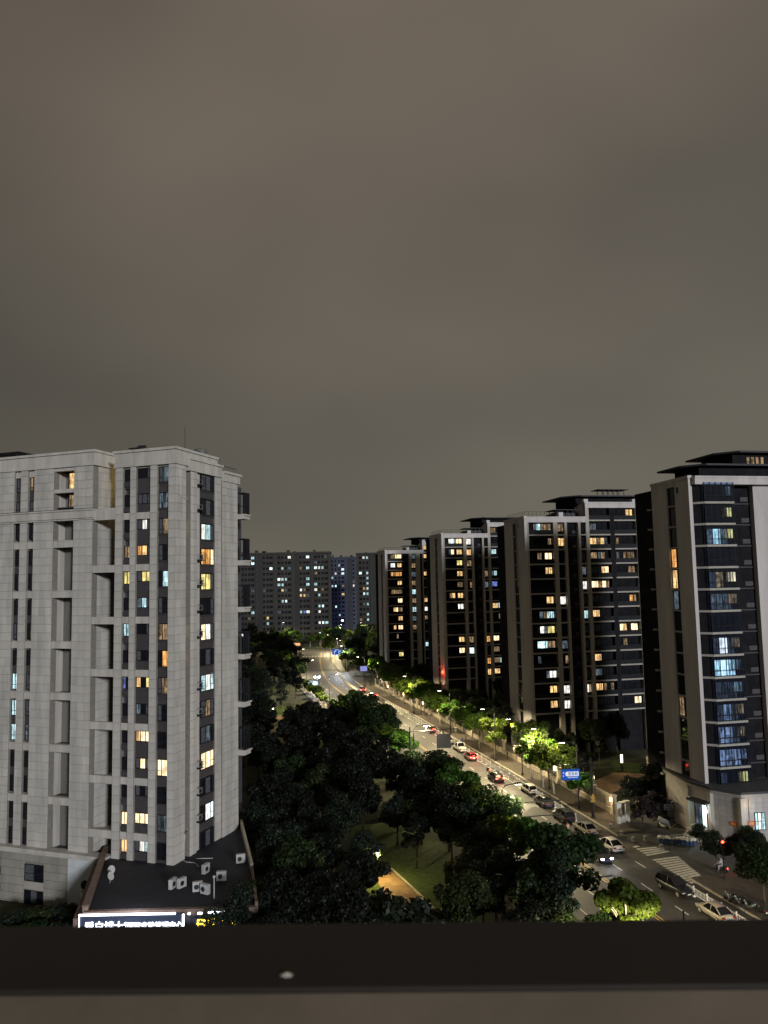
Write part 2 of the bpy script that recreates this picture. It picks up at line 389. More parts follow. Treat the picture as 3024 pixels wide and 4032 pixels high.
# ------------------------------------------------------------------ the pale stone tower
LT = thing('apartment_tower', 'pale stone clad apartment tower with tall recessed balconies and its own low dark podium', 'building', (-23.99, 88, 0), R(-19))
def lt_local(P): return LT_inv @ Vector(P)
LT_inv = (Matrix.Translation((-23.99, 88, 0)) @ Matrix.Rotation(R(-19), 4, 'Z')).inverted()
PAN = []
def cladding(face, a0, a1, z0, z1, off, pw=.95, ph=1.01):
    nx = max(1, round((a1 - a0) / pw)); nz = max(1, round((z1 - z0) / ph)); w = (a1 - a0) / nx; h = (z1 - z0) / nz
    for i in range(nx):
        for j in range(nz): PAN.append((face, a0 + (i + .5) * w, z0 + (j + .5) * h, w, h, off))
body = MB(); bands = []
def pier(a0, a1, z0, z1, dep=.9, off=0.0):          # front pier
    q = MB(); q.box(a0, a1, off, off + dep, z0, z1); q.build('pier', JOINT, LT); cladding('f', a0, a1, z0, z1, off)
def spier(a0, a1, z0, z1, x=0.0, dep=.9):           # side pier, facing the road
    q = MB(); q.box(x - dep, x, a0, a1, z0, z1); q.build('pier', JOINT, LT); cladding('s', a0, a1, z0, z1, x)
ZB, ZT = 6.0, 51.3
# wing piers (front plane y=0) -------------------------------------------------
WX = [(-34, -28.2), (-27.0, -23.49), (-22.49, -21.37), (-20.38, -17.38), (-14.33, -11.52)]
for a, b in WX: pier(a, b, ZB, ZT + .4)
# block piers, set 0.25 m back, and the corner
for a, b in [(-8.27, -7.22), (-6.19, -5.37), (-3.40, -2.43), (-.91, -.9 + .9)]:
    if b < -.5: pier(a, b, ZB, ZT, .9, .0)
q = MB(); q.box(-.91, -.001, 0, .9, ZB, ZT); q.build('corner_pier', JOINT, LT); cladding('f', -.91, 0, ZB, ZT, 0)
# side: corner strip, slot, pier, recessed bay, rear wall
spier(.002, 2.13, ZB, ZT, 0.0, .85); spier(2.95, 4.3, ZB, ZT - .9, .12); spier(8.3, 9.75, ZB, ZT - .9, .12); spier(9.77, 13.6, ZB, ZT - 1.2, .3)
# dark core behind everything
core = MB(); core.box(-34, -12.4, 2.2, 13, ZB, ZT).box(-8.2, -1.0, .62, 13, ZB, ZT).box(-12.4, -8.2, 6.5, 13, ZB, ZT)
core.build('core_wall', DARKWALL, LT)
ws = MB(); ws.box(-12.39, -11.53, .9, 6.49, ZB, ZT + .4); ws.build('recess_wall', JOINT, LT); cladding('s', .9, 6.4, ZB, ZT + .4, -11.53)
# front bands between piers
for k in range(8):
    z = 45.0 - 6.06 * k
    if z > 7:
        for a, b in ((-7.22, -6.19), (-5.37, -3.40)):
            q = MB(); q.box(a, b, .10, .6, z - .36, z + .36).box(a, b, .04, .6, z - .42, z - .36); q.build('band', TRIM, LT)
    z2 = 38.95 - 6.06 * k
    if z2 > 6.5:
        q = MB(); q.box(-11.53, -8.27, .06, .5, z2 - .45, z2 + .35).box(-11.53, -8.27, -.02, .52, z2 - .5, z2 - .45).box(-11.53, -8.27, .5, 6.4, z2 - .42, z2 - .25); q.build('recess_beam', TRIM, LT)
q = MB(); q.box(-11.53, -8.27, .06, .5, 44.7, 46.1); q.build('recess_beam', TRIM, LT)
# wing bands, cornice and top
for k in range(7):
    z = 42.05 - 6.06 * k
    for a, b in ((-28.2, -27.0), (-23.49, -22.49), (-21.37, -20.38), (-17.38, -14.33)):
        if z > 6.6:
            q = MB(); q.box(a, b, .08, .7, z - .42, z + .36).box(a, b, .02, .7, z + .36, z + .44); q.build('band', TRIM, LT)
q = MB(); q.box(-34, -11.2, -.35, .5, 45.05, 45.95).box(-34, -11.12, -.5, .5, 45.95, 46.12).box(-34, -11.25, -.2, .5, 44.85, 45.05); q.build('cornice', TRIM, LT)
q = MB(); q.box(-34, -11.1, -.46, .4, 46.12, 46.2); q.build('cornice_cap', mat('dark_ledge', (.05, .05, .045), .9, .4, 2), LT)  # thin cap along the cornice, darker than the stone below
q = MB(); q.box(-34, -11.3, -.12, 7, ZT + .4, 53.0).box(-34, -11.15, -.30, 7.1, 53.0, 53.3).box(-34, -11.22, -.2, 7.05, ZT + .1, ZT + .4); q.build('parapet', TRIM, LT)
q = MB(); q.box(-8.4, .12, -.1, 9, ZT - .25, 52.5).box(-8.55, .28, -.28, 9.1, 52.5, 52.8).box(-8.45, .2, -.18, 9.05, ZT - .5, ZT - .25); q.build('parapet', TRIM, LT)
q = MB(); q.box(-2, .35, 2.5, 9.75, ZT - 1.0, 51.6).box(-2, .5, 2.45, 9.85, 51.6, 51.9).box(-2, .5, 9.86, 14.0, ZT - 1.4, 50.9).box(-2, .7, 9.9, 14.2, 50.9, 51.2); q.build('parapet', TRIM, LT)
# block front windows
MID = 'nhkoycnhbgwWhWk'; RC = 'ggdhchdodhnWnhn'; LC = 'nnndyncnbnnnnWw'
MIDK = {2: 'hkh', 3: 'owh', 4: 'hyy', 5: 'gch', 7: 'hnn', 8: 'wny', 10: 'wWW', 11: 'hWd', 13: 'WWW', 14: 'hkc', 1: 'hhh'}
RK = {2: 'hd', 4: 'nc', 6: 'dd', 7: 'no', 8: 'hd', 11: 'WW', 0: 'hg', 1: 'gg', 13: 'hg'}
SK = {0: 'hhn', 2: 'kch', 3: 'ooW', 4: 'yyh', 6: 'Wkh', 8: 'ckc', 9: 'hdh', 10: 'hgn', 11: 'WWW', 13: 'nkC', 5: 'nnh'}
for k in range(15):
    zt = 50.6 - 3.03 * k
    window(LT, -1.67, .32, zt - 1.85, 1.52, 1.85, 'f', RK.get(k, RC[k] + 'n'), (.38,), ((.33, 0, .38),))
    q = MB(); q.box(-2.43, -.91, .30, .6, zt - 3.03 + .03, zt - 1.87).box(-2.43, -.91, .18, .3, zt - 2.02, zt - 1.92); q.build('louvre_panel', BROWNPANEL, LT)
    window(LT, -4.385, .34, zt - 1.2, 1.97, 1.2, 'f', MIDK.get(k, MID[k] + 'nh'), (.33, .68))
    if k % 2 == 0 or k == 14:
        q = MB(); q.box(-5.37, -3.4, .28, .6, zt - 3.03 + .03, zt - 1.22); q.build('louvre_panel', BROWNPANEL, LT)
    else:
        q = MB(); q.box(-5.37, -3.4, .28, .6, zt - 2.2, zt - 1.22); q.build('louvre_panel', BROWNPANEL, LT)
    window(LT, -6.705, .34, zt - 1.45, 1.03, 1.45, 'f', LC[k] + ('n' if LC[k] in 'nb' else LC[k]), (.45,))
    q = MB(); q.box(-7.22, -6.19, .30, .6, zt - 2.35, zt - 1.47).box(-7.16, -6.25, .12, .29, zt - 2.1, zt - 1.6); q.build('louvre_panel', BROWNPANEL, LT)
    # side bay
    window(LT, -.02, 6.85, zt - 2.0 - .3, 2.9, 1.95, 's', SK.get(k, 'nhn'), (.36, .74), ((.36, .74, 1.0),))
    q = MB(); q.box(-.4, -.02, 5.35, 8.3, zt - 3.33 + .03, zt - 2.32).box(-.02, .10, 5.35, 8.3, zt - 2.45, zt - 2.36); q.build('louvre_panel', BROWNPANEL, LT)
    sk = {2: 'y', 4: 'b', 6: 'y', 7: 'o'}.get(k, 'n')
    window(LT, -.70, 2.54, zt - 1.7, .78, 1.6, 's', sk)
q = MB(); q.box(-1.0, -.78, 2.14, 2.94, ZB, ZT).box(-1.0, -.45, 4.3, 8.3, ZB, ZT - .9); q.build('slot_wall', DARKWALL, LT)
q = MB(); q.box(-.44, -.15, 4.3, 5.33, ZB, ZT - .95); q.build('niche_wall', TRIM, LT)
# wing windows in two-storey strips
c1 = ['nn', 'nn', 'nn', 'cc', 'kg', 'cc', 'gg', 'nn', 'nn', 'nn', 'nn', 'nn', 'nn', 'nn']
for ci, xc in enumerate((-20.875, -22.99, -27.6)):
    w_ = .99 if ci < 2 else 1.2
    def strip_win(zt, h, key): window(LT, xc, .35, zt - h, w_, h, 'f', key, (.5,), ((.3, 0, 1),))
    strip_win(44.75, 1.95, 'nh')
    strip_win(50.55, 1.75, 'hh' if ci else 'dh'); strip_win(47.6, 1.45, 'hh' if ci else 'hd')
    q = MB(); q.box(xc - w_ / 2, xc + w_ / 2, .32, .6, 47.62, 48.78); q.build('louvre_panel', BROWNPANEL, LT)
    for k in range(6):
        z0 = 41.45 - 6.06 * k
        a = {2: 'nn', 3: 'cC' if ci == 1 else 'hg'}.get(k, 'nn'); b = {1: 'nd' if ci == 0 else 'hh', 2: 'cC' if ci == 1 else 'hg', 3: 'cC' if ci == 1 else 'gh'}.get(k, 'nh')
        strip_win(z0, 1.9, a); strip_win(z0 - 2.88, 1.95, b)
        q = MB(); q.box(xc - w_ / 2, xc + w_ / 2, .32, .6, z0 - 2.86, z0 - 1.92); q.build('louvre_panel', BROWNPANEL, LT)
# the tall recessed balconies in the wing: side cheeks, floors, glazed doors at the back
for z0, z1, l_ in [(48.75, 51.0, 'w'), (46.6, 48.3, 'd'), (42.45, 44.8, '')] + [(41.62 - 5.3 - 6.06 * k, 41.62 - 6.06 * k, '') for k in range(6)]:
    zc = max(z0, 6.05)
    q = MB(); q.box(-17.38, -15.5, 2.0, 2.15, zc, z1); q.build('balcony_back_wall', mat('balcony_wall_shaded', (.15, .145, .13), .9, .25, .7, streak=True), LT)  # back wall coloured darker, the shade of the recess put into it
    if l_: window(LT, -15.35, 1.4, zc + .05, 1.95, z1 - zc - .1, 'f', l_ + 'y', (.75,))
    else: window(LT, -14.93, 1.6, zc + .05, 1.15, z1 - zc - .1, 'f', 'n', (), ((.5, 0, 1),))
    q = MB(); q.box(-17.38, -14.33, .55, 2.0, zc - .12, zc); q.build('balcony_floor', DARKWALL, LT)
for k, (a, b) in enumerate(((48.3, 48.75), (44.8, 45.05))):
    q = MB(); q.box(-17.38, -14.33, .06, .6, a, b); q.build('band', TRIM, LT)
q = MB(); q.box(-17.38, -14.33, .06, .6, 51.0, 51.7).box(-8.27, 0, .25, .6, 50.62, 51.3).box(-28.2, -20.38, .2, .6, 50.56, 51.7); q.build('band', TRIM, LT)
q = MB(); q.box(-17.42, -17.36, .9, 2.0, ZB, 51); q.build('balcony_cheek', TRIM, LT)
# deep recess between wing and block: windows at the back, one lit stair landing high up
for k in range(15):
    zt = 50.4 - 3.03 * k
    window(LT, -9.0, 6.3, zt - 2.0, 1.3, 2.0, 'f', 'yW' if k == 0 else 'nn', (.5,), ((.62, 0, 1),))
lamp(LT, (-9.3, 5.6, 49.6), 130, (1, .72, .28), .3)
# railings/balconies projecting at the rear corner
for k in range(6):
    zt = 46.2 - 6.06 * k
    q = MB(); q.box(.2, 1.2, 13.62, 15.3, zt - .9, zt - .45).box(.1, 1.35, 13.61, 15.4, zt - .45, zt - .25); q.build('balcony_slab', TRIM, LT)
    q = MB(); q.box(1.08, 1.14, 13.7, 15.2, zt - .25, zt + 2.4); q.build('balcony_glass', GLASS, LT)
    q = MB()
    for yy in (13.7, 14.2, 14.7, 15.2): q.box(1.04, 1.18, yy - .04, yy + .04, zt - .25, zt + 2.45)
    q.box(1.04, 1.18, 13.7, 15.2, zt + .75, zt + .82).box(.25, 1.18, 13.66, 13.72, zt + .75, zt + .82).box(.25, 1.2, 13.65, 15.25, zt + 2.45, zt + 2.6); q.build('balcony_frame', FRAME, LT)
q = MB(); q.box(-8, -2.2, 13.05, 19, ZB, 50.2); q.build('rear_wall', DARKWALL, LT)
# roof odds and ends
q = MB(); q.box(-31, -24, 1, 4, 54.1, 54.2)
for x in (-30.5, -27.5, -24.6): q.box(x, x + .12, 1.3, 1.42, 53.2, 54.1).box(x, x + .12, 3.5, 3.62, 53.2, 54.1)
q.build('roof_canopy', ROOFD, LT)
q = MB(); q.box(-7.2, -5.6, .9, 1.5, 53.15, 53.3).box(-6.9, -6.8, 1, 1.1, 52.8, 53.2).box(-5.9, -5.8, 1, 1.1, 52.8, 53.2).box(-6.0, -5.0, 1.0, 1.4, 53.2, 53.5); q.build('roof_light_rack', ROOFD, LT)
q = MB(); q.lathe([(.85, 0), (.85, 1.5), (.75, 1.62), (.2, 1.75)], 14, (-.9, 6.6, 51.9)); q.build('water_tank', mat('tank', (.12, .12, .12), .6, .2), LT, smooth=False)
q = MB(); q.box(-1.9, -.2, 4.6, 5.6, 51.9, 53.1); q.build('roof_box', DARKWALL, LT)
q = MB(); q.tube([(-2.2, 5.2, 51.9), (-2.2, 5.2, 56.2)], .025, 5); q.build('aerial', METALD, LT)
q = MB()
for y in np.arange(3, 13.6, .35): q.tube([(.1, y, 51.9 if y < 9.8 else 51.2), (.1, y, 52.6 if y < 9.8 else 51.9)], .02, 4)
q.box(.07, .13, 3, 9.7, 52.58, 52.64).box(.07, .13, 9.9, 13.7, 51.88, 51.94); q.build('roof_railing', METALD, LT)
q = MB(); q.tube([(.06, 1.0, 50.2), (.08, 1.0, 47.2), (.08, 1.2, 47.0), (.08, 2.4, 46.9)], .07, 6); q.build('drain_pipe', TRIM, LT)
q = MB(); q.box(.29, .34, 12.4, 12.9, 9.9, 11.2); q.build('vent_opening', GLASS, LT)

# cladding panels: the 300 that show largest are single slabs, the rest one mesh
LTM = LT_inv.inverted()
def pan_px(p):
    f, a, z, w, h, off = p
    P = LTM @ (Vector((a, off, z)) if f == 'f' else Vector((off, a, z)))
    n = (LTM.to_3x3() @ (Vector((0, -1, 0)) if f == 'f' else Vector((1, 0, 0)))); v = CPOS - P
    x = (P - CPOS).dot(rt) / (P - CPOS).dot(fw)
    return (w * h * max(0, n.dot(v)) / v.length ** 3) if abs(x) < .5 and z < 51 else 0
PAN = [p for p in PAN if p[1] > -29 or p[0] == 's']
PAN.sort(key=pan_px, reverse=True)
def slab(q, f, a, z, w, h, off, t=.045, g=.018):
    if f == 'f': q.box(a - w / 2 + g, a + w / 2 - g, off - t, off + .002, z - h / 2 + g, z + h / 2 - g)
    else: q.box(off - .002, off + t, a - w / 2 + g, a + w / 2 - g, z - h / 2 + g, z + h / 2 - g)
for p in PAN[:300]:
    f, a, z, w, h, off = p; k = ('panel', f, round(w, 2), round(h, 2))
    if k not in _MC:
        q = MB(); slab(q, f, 0, 0, w, h, 0); _MC[k] = q.mesh('stone_panel', STONE)
    link('stone_panel', _MC[k], LT, (a, off, z) if f == 'f' else (off, a, z))
q = MB()
for p in PAN[300:]: slab(q, *p)
stuff(q.build('stone_cladding', STONE, LT))

# air conditioners on the side niche: each hangs on its own bracket cage
def air_conditioner(label, loc, rz, group=None, cage=True, w=.85, h=.62, d=.32):
    t = thing('air_conditioner', label, 'air conditioner', loc, rz, group)
    q = MB(); q.box(-w / 2, w / 2, -d / 2, d / 2, .08, .08 + h); bev(q.build('casing', ACW, t), .025)
    q = MB(); q.lathe([(.24, 0), (.24, .03), (.05, .035)], 14); g = q.build('fan_grille', METALD, t, (-.12, -d / 2 - .004, .08 + h / 2)); g.rotation_euler = (R(90), 0, 0)
    for sx in (-1, 1): q = MB(); q.box(sx * (w / 2 - .085) - .035, sx * (w / 2 - .085) + .035, -d / 2, d / 2, 0, .08); q.build('foot', METALD, t)
    if cage:
        q = MB()
        for x in np.linspace(-.55, .55, 7): q.box(x - .012, x + .012, -.36, -.335, -.05, .95)
        for z in (-.04, .3, .62, .95): q.box(-.55, .55, -.365, -.33, z - .015, z + .015)
        q.box(-.55, .55, -.36, .3, -.09, -.055); q.build('bracket_cage', METALD, t)
    return t
LM = LTM
for k in range(14):
    if k in (2, 7, 10): continue
    zt = 49.0 - 3.03 * k
    P = LM @ Vector((.22, 4.83, zt - .2))
    air_conditioner('white air conditioner in a black cage on the side niche of the pale stone tower', P, R(-19) + math.pi / 2, 'caged air conditioners up the side of the pale tower')

# ------------------------------------------------------------------ podium of the pale tower (left front) and the dark deck with the lit sign
PS = mat('podium_stone', (.27, .26, .225), .85, .2, .9, rand=.10, streak=True)
q = MB(); q.box(-34, -8.4, -.9, .5, 6.05, 6.3).box(-34, -8.5, -.7, .5, 5.7, 6.05); q.build('podium_cornice', TRIM, LT)
q = MB(); q.box(-34, -12.6, -.45, .5, 0, 5.7); q.build('podium_wall', JOINT, LT)
PODP = []
OPEN = [(-27.6, -26.3, .0, 4.9), (-24.9, -23.8, .0, 4.9), (-20.1, -17.3, .0, 4.6)]
zr = 5.7; r_i = 0
while zr > .1:
    x = -29.0 - (.6 if r_i % 2 else 0)
    while x < -13.9:
        x2 = min(x + 1.35, -13.85); zb_ = max(zr - .92, 0)
        if not any(x < b and x2 > a and zb_ < d for a, b, c, d in OPEN): PODP.append((x, x2, zb_, zr))
        elif True:
            for a, b, c, d in OPEN:
                if x < b and x2 > a:
                    if a - x > .3: PODP.append((x, a, zb_, zr))
                    if x2 - b > .3: PODP.append((b, x2, zb_, zr))
        x = x2 + .0001
    zr -= .92; r_i += 1
for a, b, c, d in PODP:
    q = MB(); q.box(a + .02, b - .02, -.55, -.449, c + .02, d - .02); q.build('stone_block', PS, LT)
for a, b, c, d in OPEN:
    cx = (a + b) / 2; wd = b - a
    window(LT, cx, -.52, d - 2.0, wd, 1.9, 'f', 'hn', (.5,) if wd > 2 else (), ((.45, 0, 1),), 'shop_window')
    q = MB(); q.box(a, b, -.55, -.4, d - 2.85, d - 2.12).box(a, b, -.62, -.4, d - 2.12, d - 2.02).box(a, b, -.62, -.4, d - 2.95, d - 2.85); q.build('fascia', BAND, LT)
    window(LT, cx, -.52, .05, wd, d - 3.05, 'f', 'nh', (.34, .67) if wd > 2 else (), (), 'shop_door')
q = MB(); q.box(-13.8, -8.5, -.6, -.45, 0, 5.65); q.build('painted_wall', mat('pale_blue_white_wall', (.52, .56, .58), .7, .12, 1), LT)
q = MB(); q.lathe([(.55, 0), (.55, .06)], 16); o = q.build('round_emblem', METALD, LT, (-11.3, -.66, 3.0)); o.rotation_euler = (R(90), 0, 0)
q = MB(); q.box(-11.9, -10.5, -.68, -.62, 1.2, 2.6); q.build('notice_panel', WHITEP, LT)
q = MB()
for i in range(5): q.box(-11.75 + i * .24, -11.6 + i * .24, -.695, -.681, 2.15, 2.4)
q.box(-11.4, -10.9, -.695, -.681, 1.4, 1.5); q.build('notice_lettering', METALD, LT)

DK = mat('deck_membrane', (.011, .012, .020), .75, .35, .5, bump=.1)
BT = mat('brown_tile', (.14, .095, .075), .8, .25, 2.2, rand=.1)
def g6(u, v, dx=0, dy=0): p_ = G(u, v, 6.0); return (p_.x + dx, p_.y + dy)
BLp, FLp, FRp, MRp, BRp = g6(418, 3352), g6(335, 3592), g6(1010, 3572), g6(992, 3428), g6(949, 3250)
dk = [BLp, FLp, FRp, MRp, BRp, (BRp[0] - 5, BRp[1] + 1)]
D0 = thing('shop_podium', 'single storey dark roofed shop podium with brown tiled parapet below the pale tower', 'building', (-24, 80, 0))
def dl(p): return [(a - (-24), b - 80) for a, b in p]
q = MB(); q.prism(dl(dk)[::-1], 0, 5.85); q.build('shop_wall', DARKWALL, D0)
q = MB(); q.prism(dl([(BLp[0] + .3, BLp[1]), (FLp[0] + .3, FLp[1] + .3), (FRp[0] - .3, FRp[1] + .3), (MRp[0] - .2, MRp[1]), (BRp[0] - .2, BRp[1]), (BRp[0] - 5, BRp[1] + .9)])[::-1], 5.85, 6.0); q.build('roof_deck', DK, D0)
def coping(a, b, wdt, z0, z1, nm, m):
    a = Vector(a); b = Vector(b); d = (b - a).normalized(); n = Vector((-d.y, d.x)) * wdt / 2
    q = MB(); q.prism(dl([tuple(a - n), tuple(b - n), tuple(b + n), tuple(a + n)]), z0, z1); return q.build(nm, m, D0)
coping(BLp, FLp, .5, 5.5, 6.5, 'parapet', BT)
for i in range(7):
    a = Vector(BLp).lerp(Vector(FLp), i / 7); b = Vector(BLp).lerp(Vector(FLp), (i + .97) / 7)
    coping(tuple(a), tuple(b), .62, 6.5, 6.58, 'coping_stone', mat('coping', (.17, .12, .095), .8, .3, 2))
    coping(tuple(a - Vector((.62, .15))), tuple(b - Vector((.62, .15))), .85, 4.7 - .08 * i, 5.5, 'tile_course', BT)
coping(BRp, MRp, .3, 5.5, 6.75, 'parapet', mat('pale_coping', (.40, .35, .27), .8, .2, 1)); coping((MRp[0], MRp[1] - .02), FRp, .28, 5.5, 6.5, 'parapet', BT)
coping((FLp[0] - .1, FLp[1] - .02), (FRp[0], FRp[1] - .02), .5, 5.6, 6.12, 'parapet', BT)

SG = thing('shop_sign', 'long white lit shop sign with glowing frame on the dark podium edge', 'sign', (FLp[0] + 4.55, FLp[1] - .55, 3.85), 0.0)
q = MB(); q.box(-4.9, 5.0, .0, .25, -.8, 2.05); q.build('sign_board', mat('sign_board', (.03, .04, .07), .4, .1), SG)
SW = emit('sign_white', (.86, .90, 1.0), 7.0)
q = MB(); q.tube([(-4.85, -.12, .2), (-4.85, -.12, 2.15), (4.2, -.12, 2.15)], .10, 8); q.build('light_tube', SW, SG)
q = MB(); q.tube([(4.95, -.12, .6), (4.95, -.12, 2.05)], .10, 8); q.build('light_tube', SW, SG)
q = MB(); q.tube([(5.4, -.1, 2.1), (5.6, -.1, 2.1)], .1, 6).tube([(6.3, -.1, 2.1), (6.7, -.1, 2.1)], .1, 6); q.build('light_tube', SW, SG)
q = MB(); q.tube([(7.3, -.1, 2.15), (8.8, -.1, 2.15)], .11, 6); q.build('light_tube', SW, SG)
def text(par, s, size, loc, m, nm='lettering', ext=.03, rx=90, ax='LEFT'):
    c = bpy.data.curves.new(nm, 'FONT'); c.body = s; c.size = size; c.extrude = ext; c.align_x = ax; c.offset = .012 * size
    c.materials.append(m); o = bpy.data.objects.new(nm, c); COL.objects.link(o); o.parent = par; o.location = loc; o.rotation_euler = (R(rx), 0, 0); return o
def strokes(par, x0, z0, w_, h_, n, m, y=-.03, seed=1):
    rr = random.Random(seed); q = MB(); cw = w_ / n
    for i in range(n):
        a = x0 + i * cw + cw * .08; b = x0 + (i + 1) * cw - cw * .08; t = (b - a) * .16
        for k in (rr.uniform(.0, .12), rr.uniform(.4, .55), rr.uniform(.82, .9)): q.box(a + rr.uniform(0, .15) * cw, b - rr.uniform(0, .15) * cw, y - .012, y, z0 + h_ * k, z0 + h_ * k + t)
        for k in (rr.uniform(.05, .3), rr.uniform(.5, .85)): q.box(a + (b - a) * k, a + (b - a) * k + t, y - .024, y - .013, z0 + h_ * rr.uniform(0, .15), z0 + h_ * rr.uniform(.75, 1))
    return q.build('lettering', m, par)
text(SG, '\u7231\u767d\u535a\u58eb\u00b0', .92, (-4.35, -.06, .72), SW); text(SG, '|\u56fd\u9645\u76ae\u80a4\u7ba1\u7406\u4e2d\u5fc3', .66, (-.55, -.06, .82), SW)
lamp(SG, (0, -.9, 3.4), 500, (.80, .86, 1.0), .6)
SG2 = thing('neon_sign', 'small yellow lit lettering beside the long white shop sign', 'sign', (FLp[0] + 11.2, FLp[1] - .5, 3.95))
q = MB(); q.box(-.9, 3.6, .05, .3, -.8, 1.5); q.build('sign_board', MATS['sign_board'], SG2)
strokes(SG2, -.6, .45, 2.0, .95, 2, emit('sign_yellow', (1, .62, .05), 5), 0, 3); strokes(SG2, 1.6, .7, 1.6, .55, 3, MATS['sign_yellow'], 0, 5)
# things standing on the deck
for (u, v, rz, lb) in [(680, 3500, 1.3, 'white air conditioner with a short pipe beside it on the dark podium roof'), (715, 3497, 1.0, 'small boxy white air conditioner at the middle of the dark podium roof'),
                       (778, 3512, .25, 'white air conditioner with round fan on the podium roof, beside its twin'), (808, 3522, -.5, 'second fan air conditioner on the podium roof, beside the lamp post'),
                       (810, 3440, 1.2, 'narrow white air conditioner on the podium roof near the tower foot'), (872, 3470, .1, 'grey air conditioner in the dark part of the podium roof'),
                       (947, 3400, .3, 'cream air conditioner beside the long pale parapet of the podium roof')]:
    p = G(u, v, 6.0); o = air_conditioner(lb, (p.x, p.y, 6.0), rz, None, False, 1.0, .95, .42)
p = G(843, 3540, 6.0); pp = thing('roof_post', 'slim pale post with a round head on the dark podium roof', 'post', (p.x, p.y, 6.0))
q = MB(); q.tube([(0, 0, 0), (0, 0, 2.0)], .055, 8); q.build('post', ACW, pp); q = MB(); q.lathe([(.02, 0), (.14, .08), (.17, .18), (.1, .28), (.02, .3)], 10, (0, 0, 1.95)); q.build('head', ACW, pp, smooth=True)
for u, v, rz in [(438, 3452, .4), (433, 3478, 1.0)]:
    p = G(u, v, 6.0); o = thing('satellite_dish', 'tilted white dish standing by the brown parapet' if v < 3460 else 'second tilted white dish lower along the brown parapet', 'dish', (p.x, p.y, 6.0), rz)
    q = MB(); q.lathe([(.02, 0), (.3, .06), (.5, .2)], 14); d_ = q.build('dish', ACW, o, (0, 0, .75)); d_.rotation_euler = (R(60), 0, 0)
    q = MB(); q.tube([(0, 0, 0), (0, 0, .8)], .04, 6); q.build('mast', ACW, o); o.scale = (.75, .75, .9)
p = G(712, 3380, 6.0); hs = thing('air_duct', 'pale curved duct with loose hoses at the tower foot', 'duct', (p.x, p.y, 6.0), R(-19))
q = MB(); q.tube([(0, 0, 0), (.1, -.1, 1.2), (.35, -.1, 2.6), (.8, 0, 3.2)], [.5, .42, .3, .2], 8); q.build('duct', TRIM, hs, smooth=True)
q = MB(); q.tube([(.2, -.3, .05), (1.4, -1.0, .06), (2.4, -.9, .06), (3.6, -1.9, .06)], .05, 6).tube([(.1, -.5, .05), (-.6, -1.2, .06)], .05, 6).tube([(1.8, .3, .05), (3.6, .9, .06)], .05, 6); q.build('hose', ACW, hs)

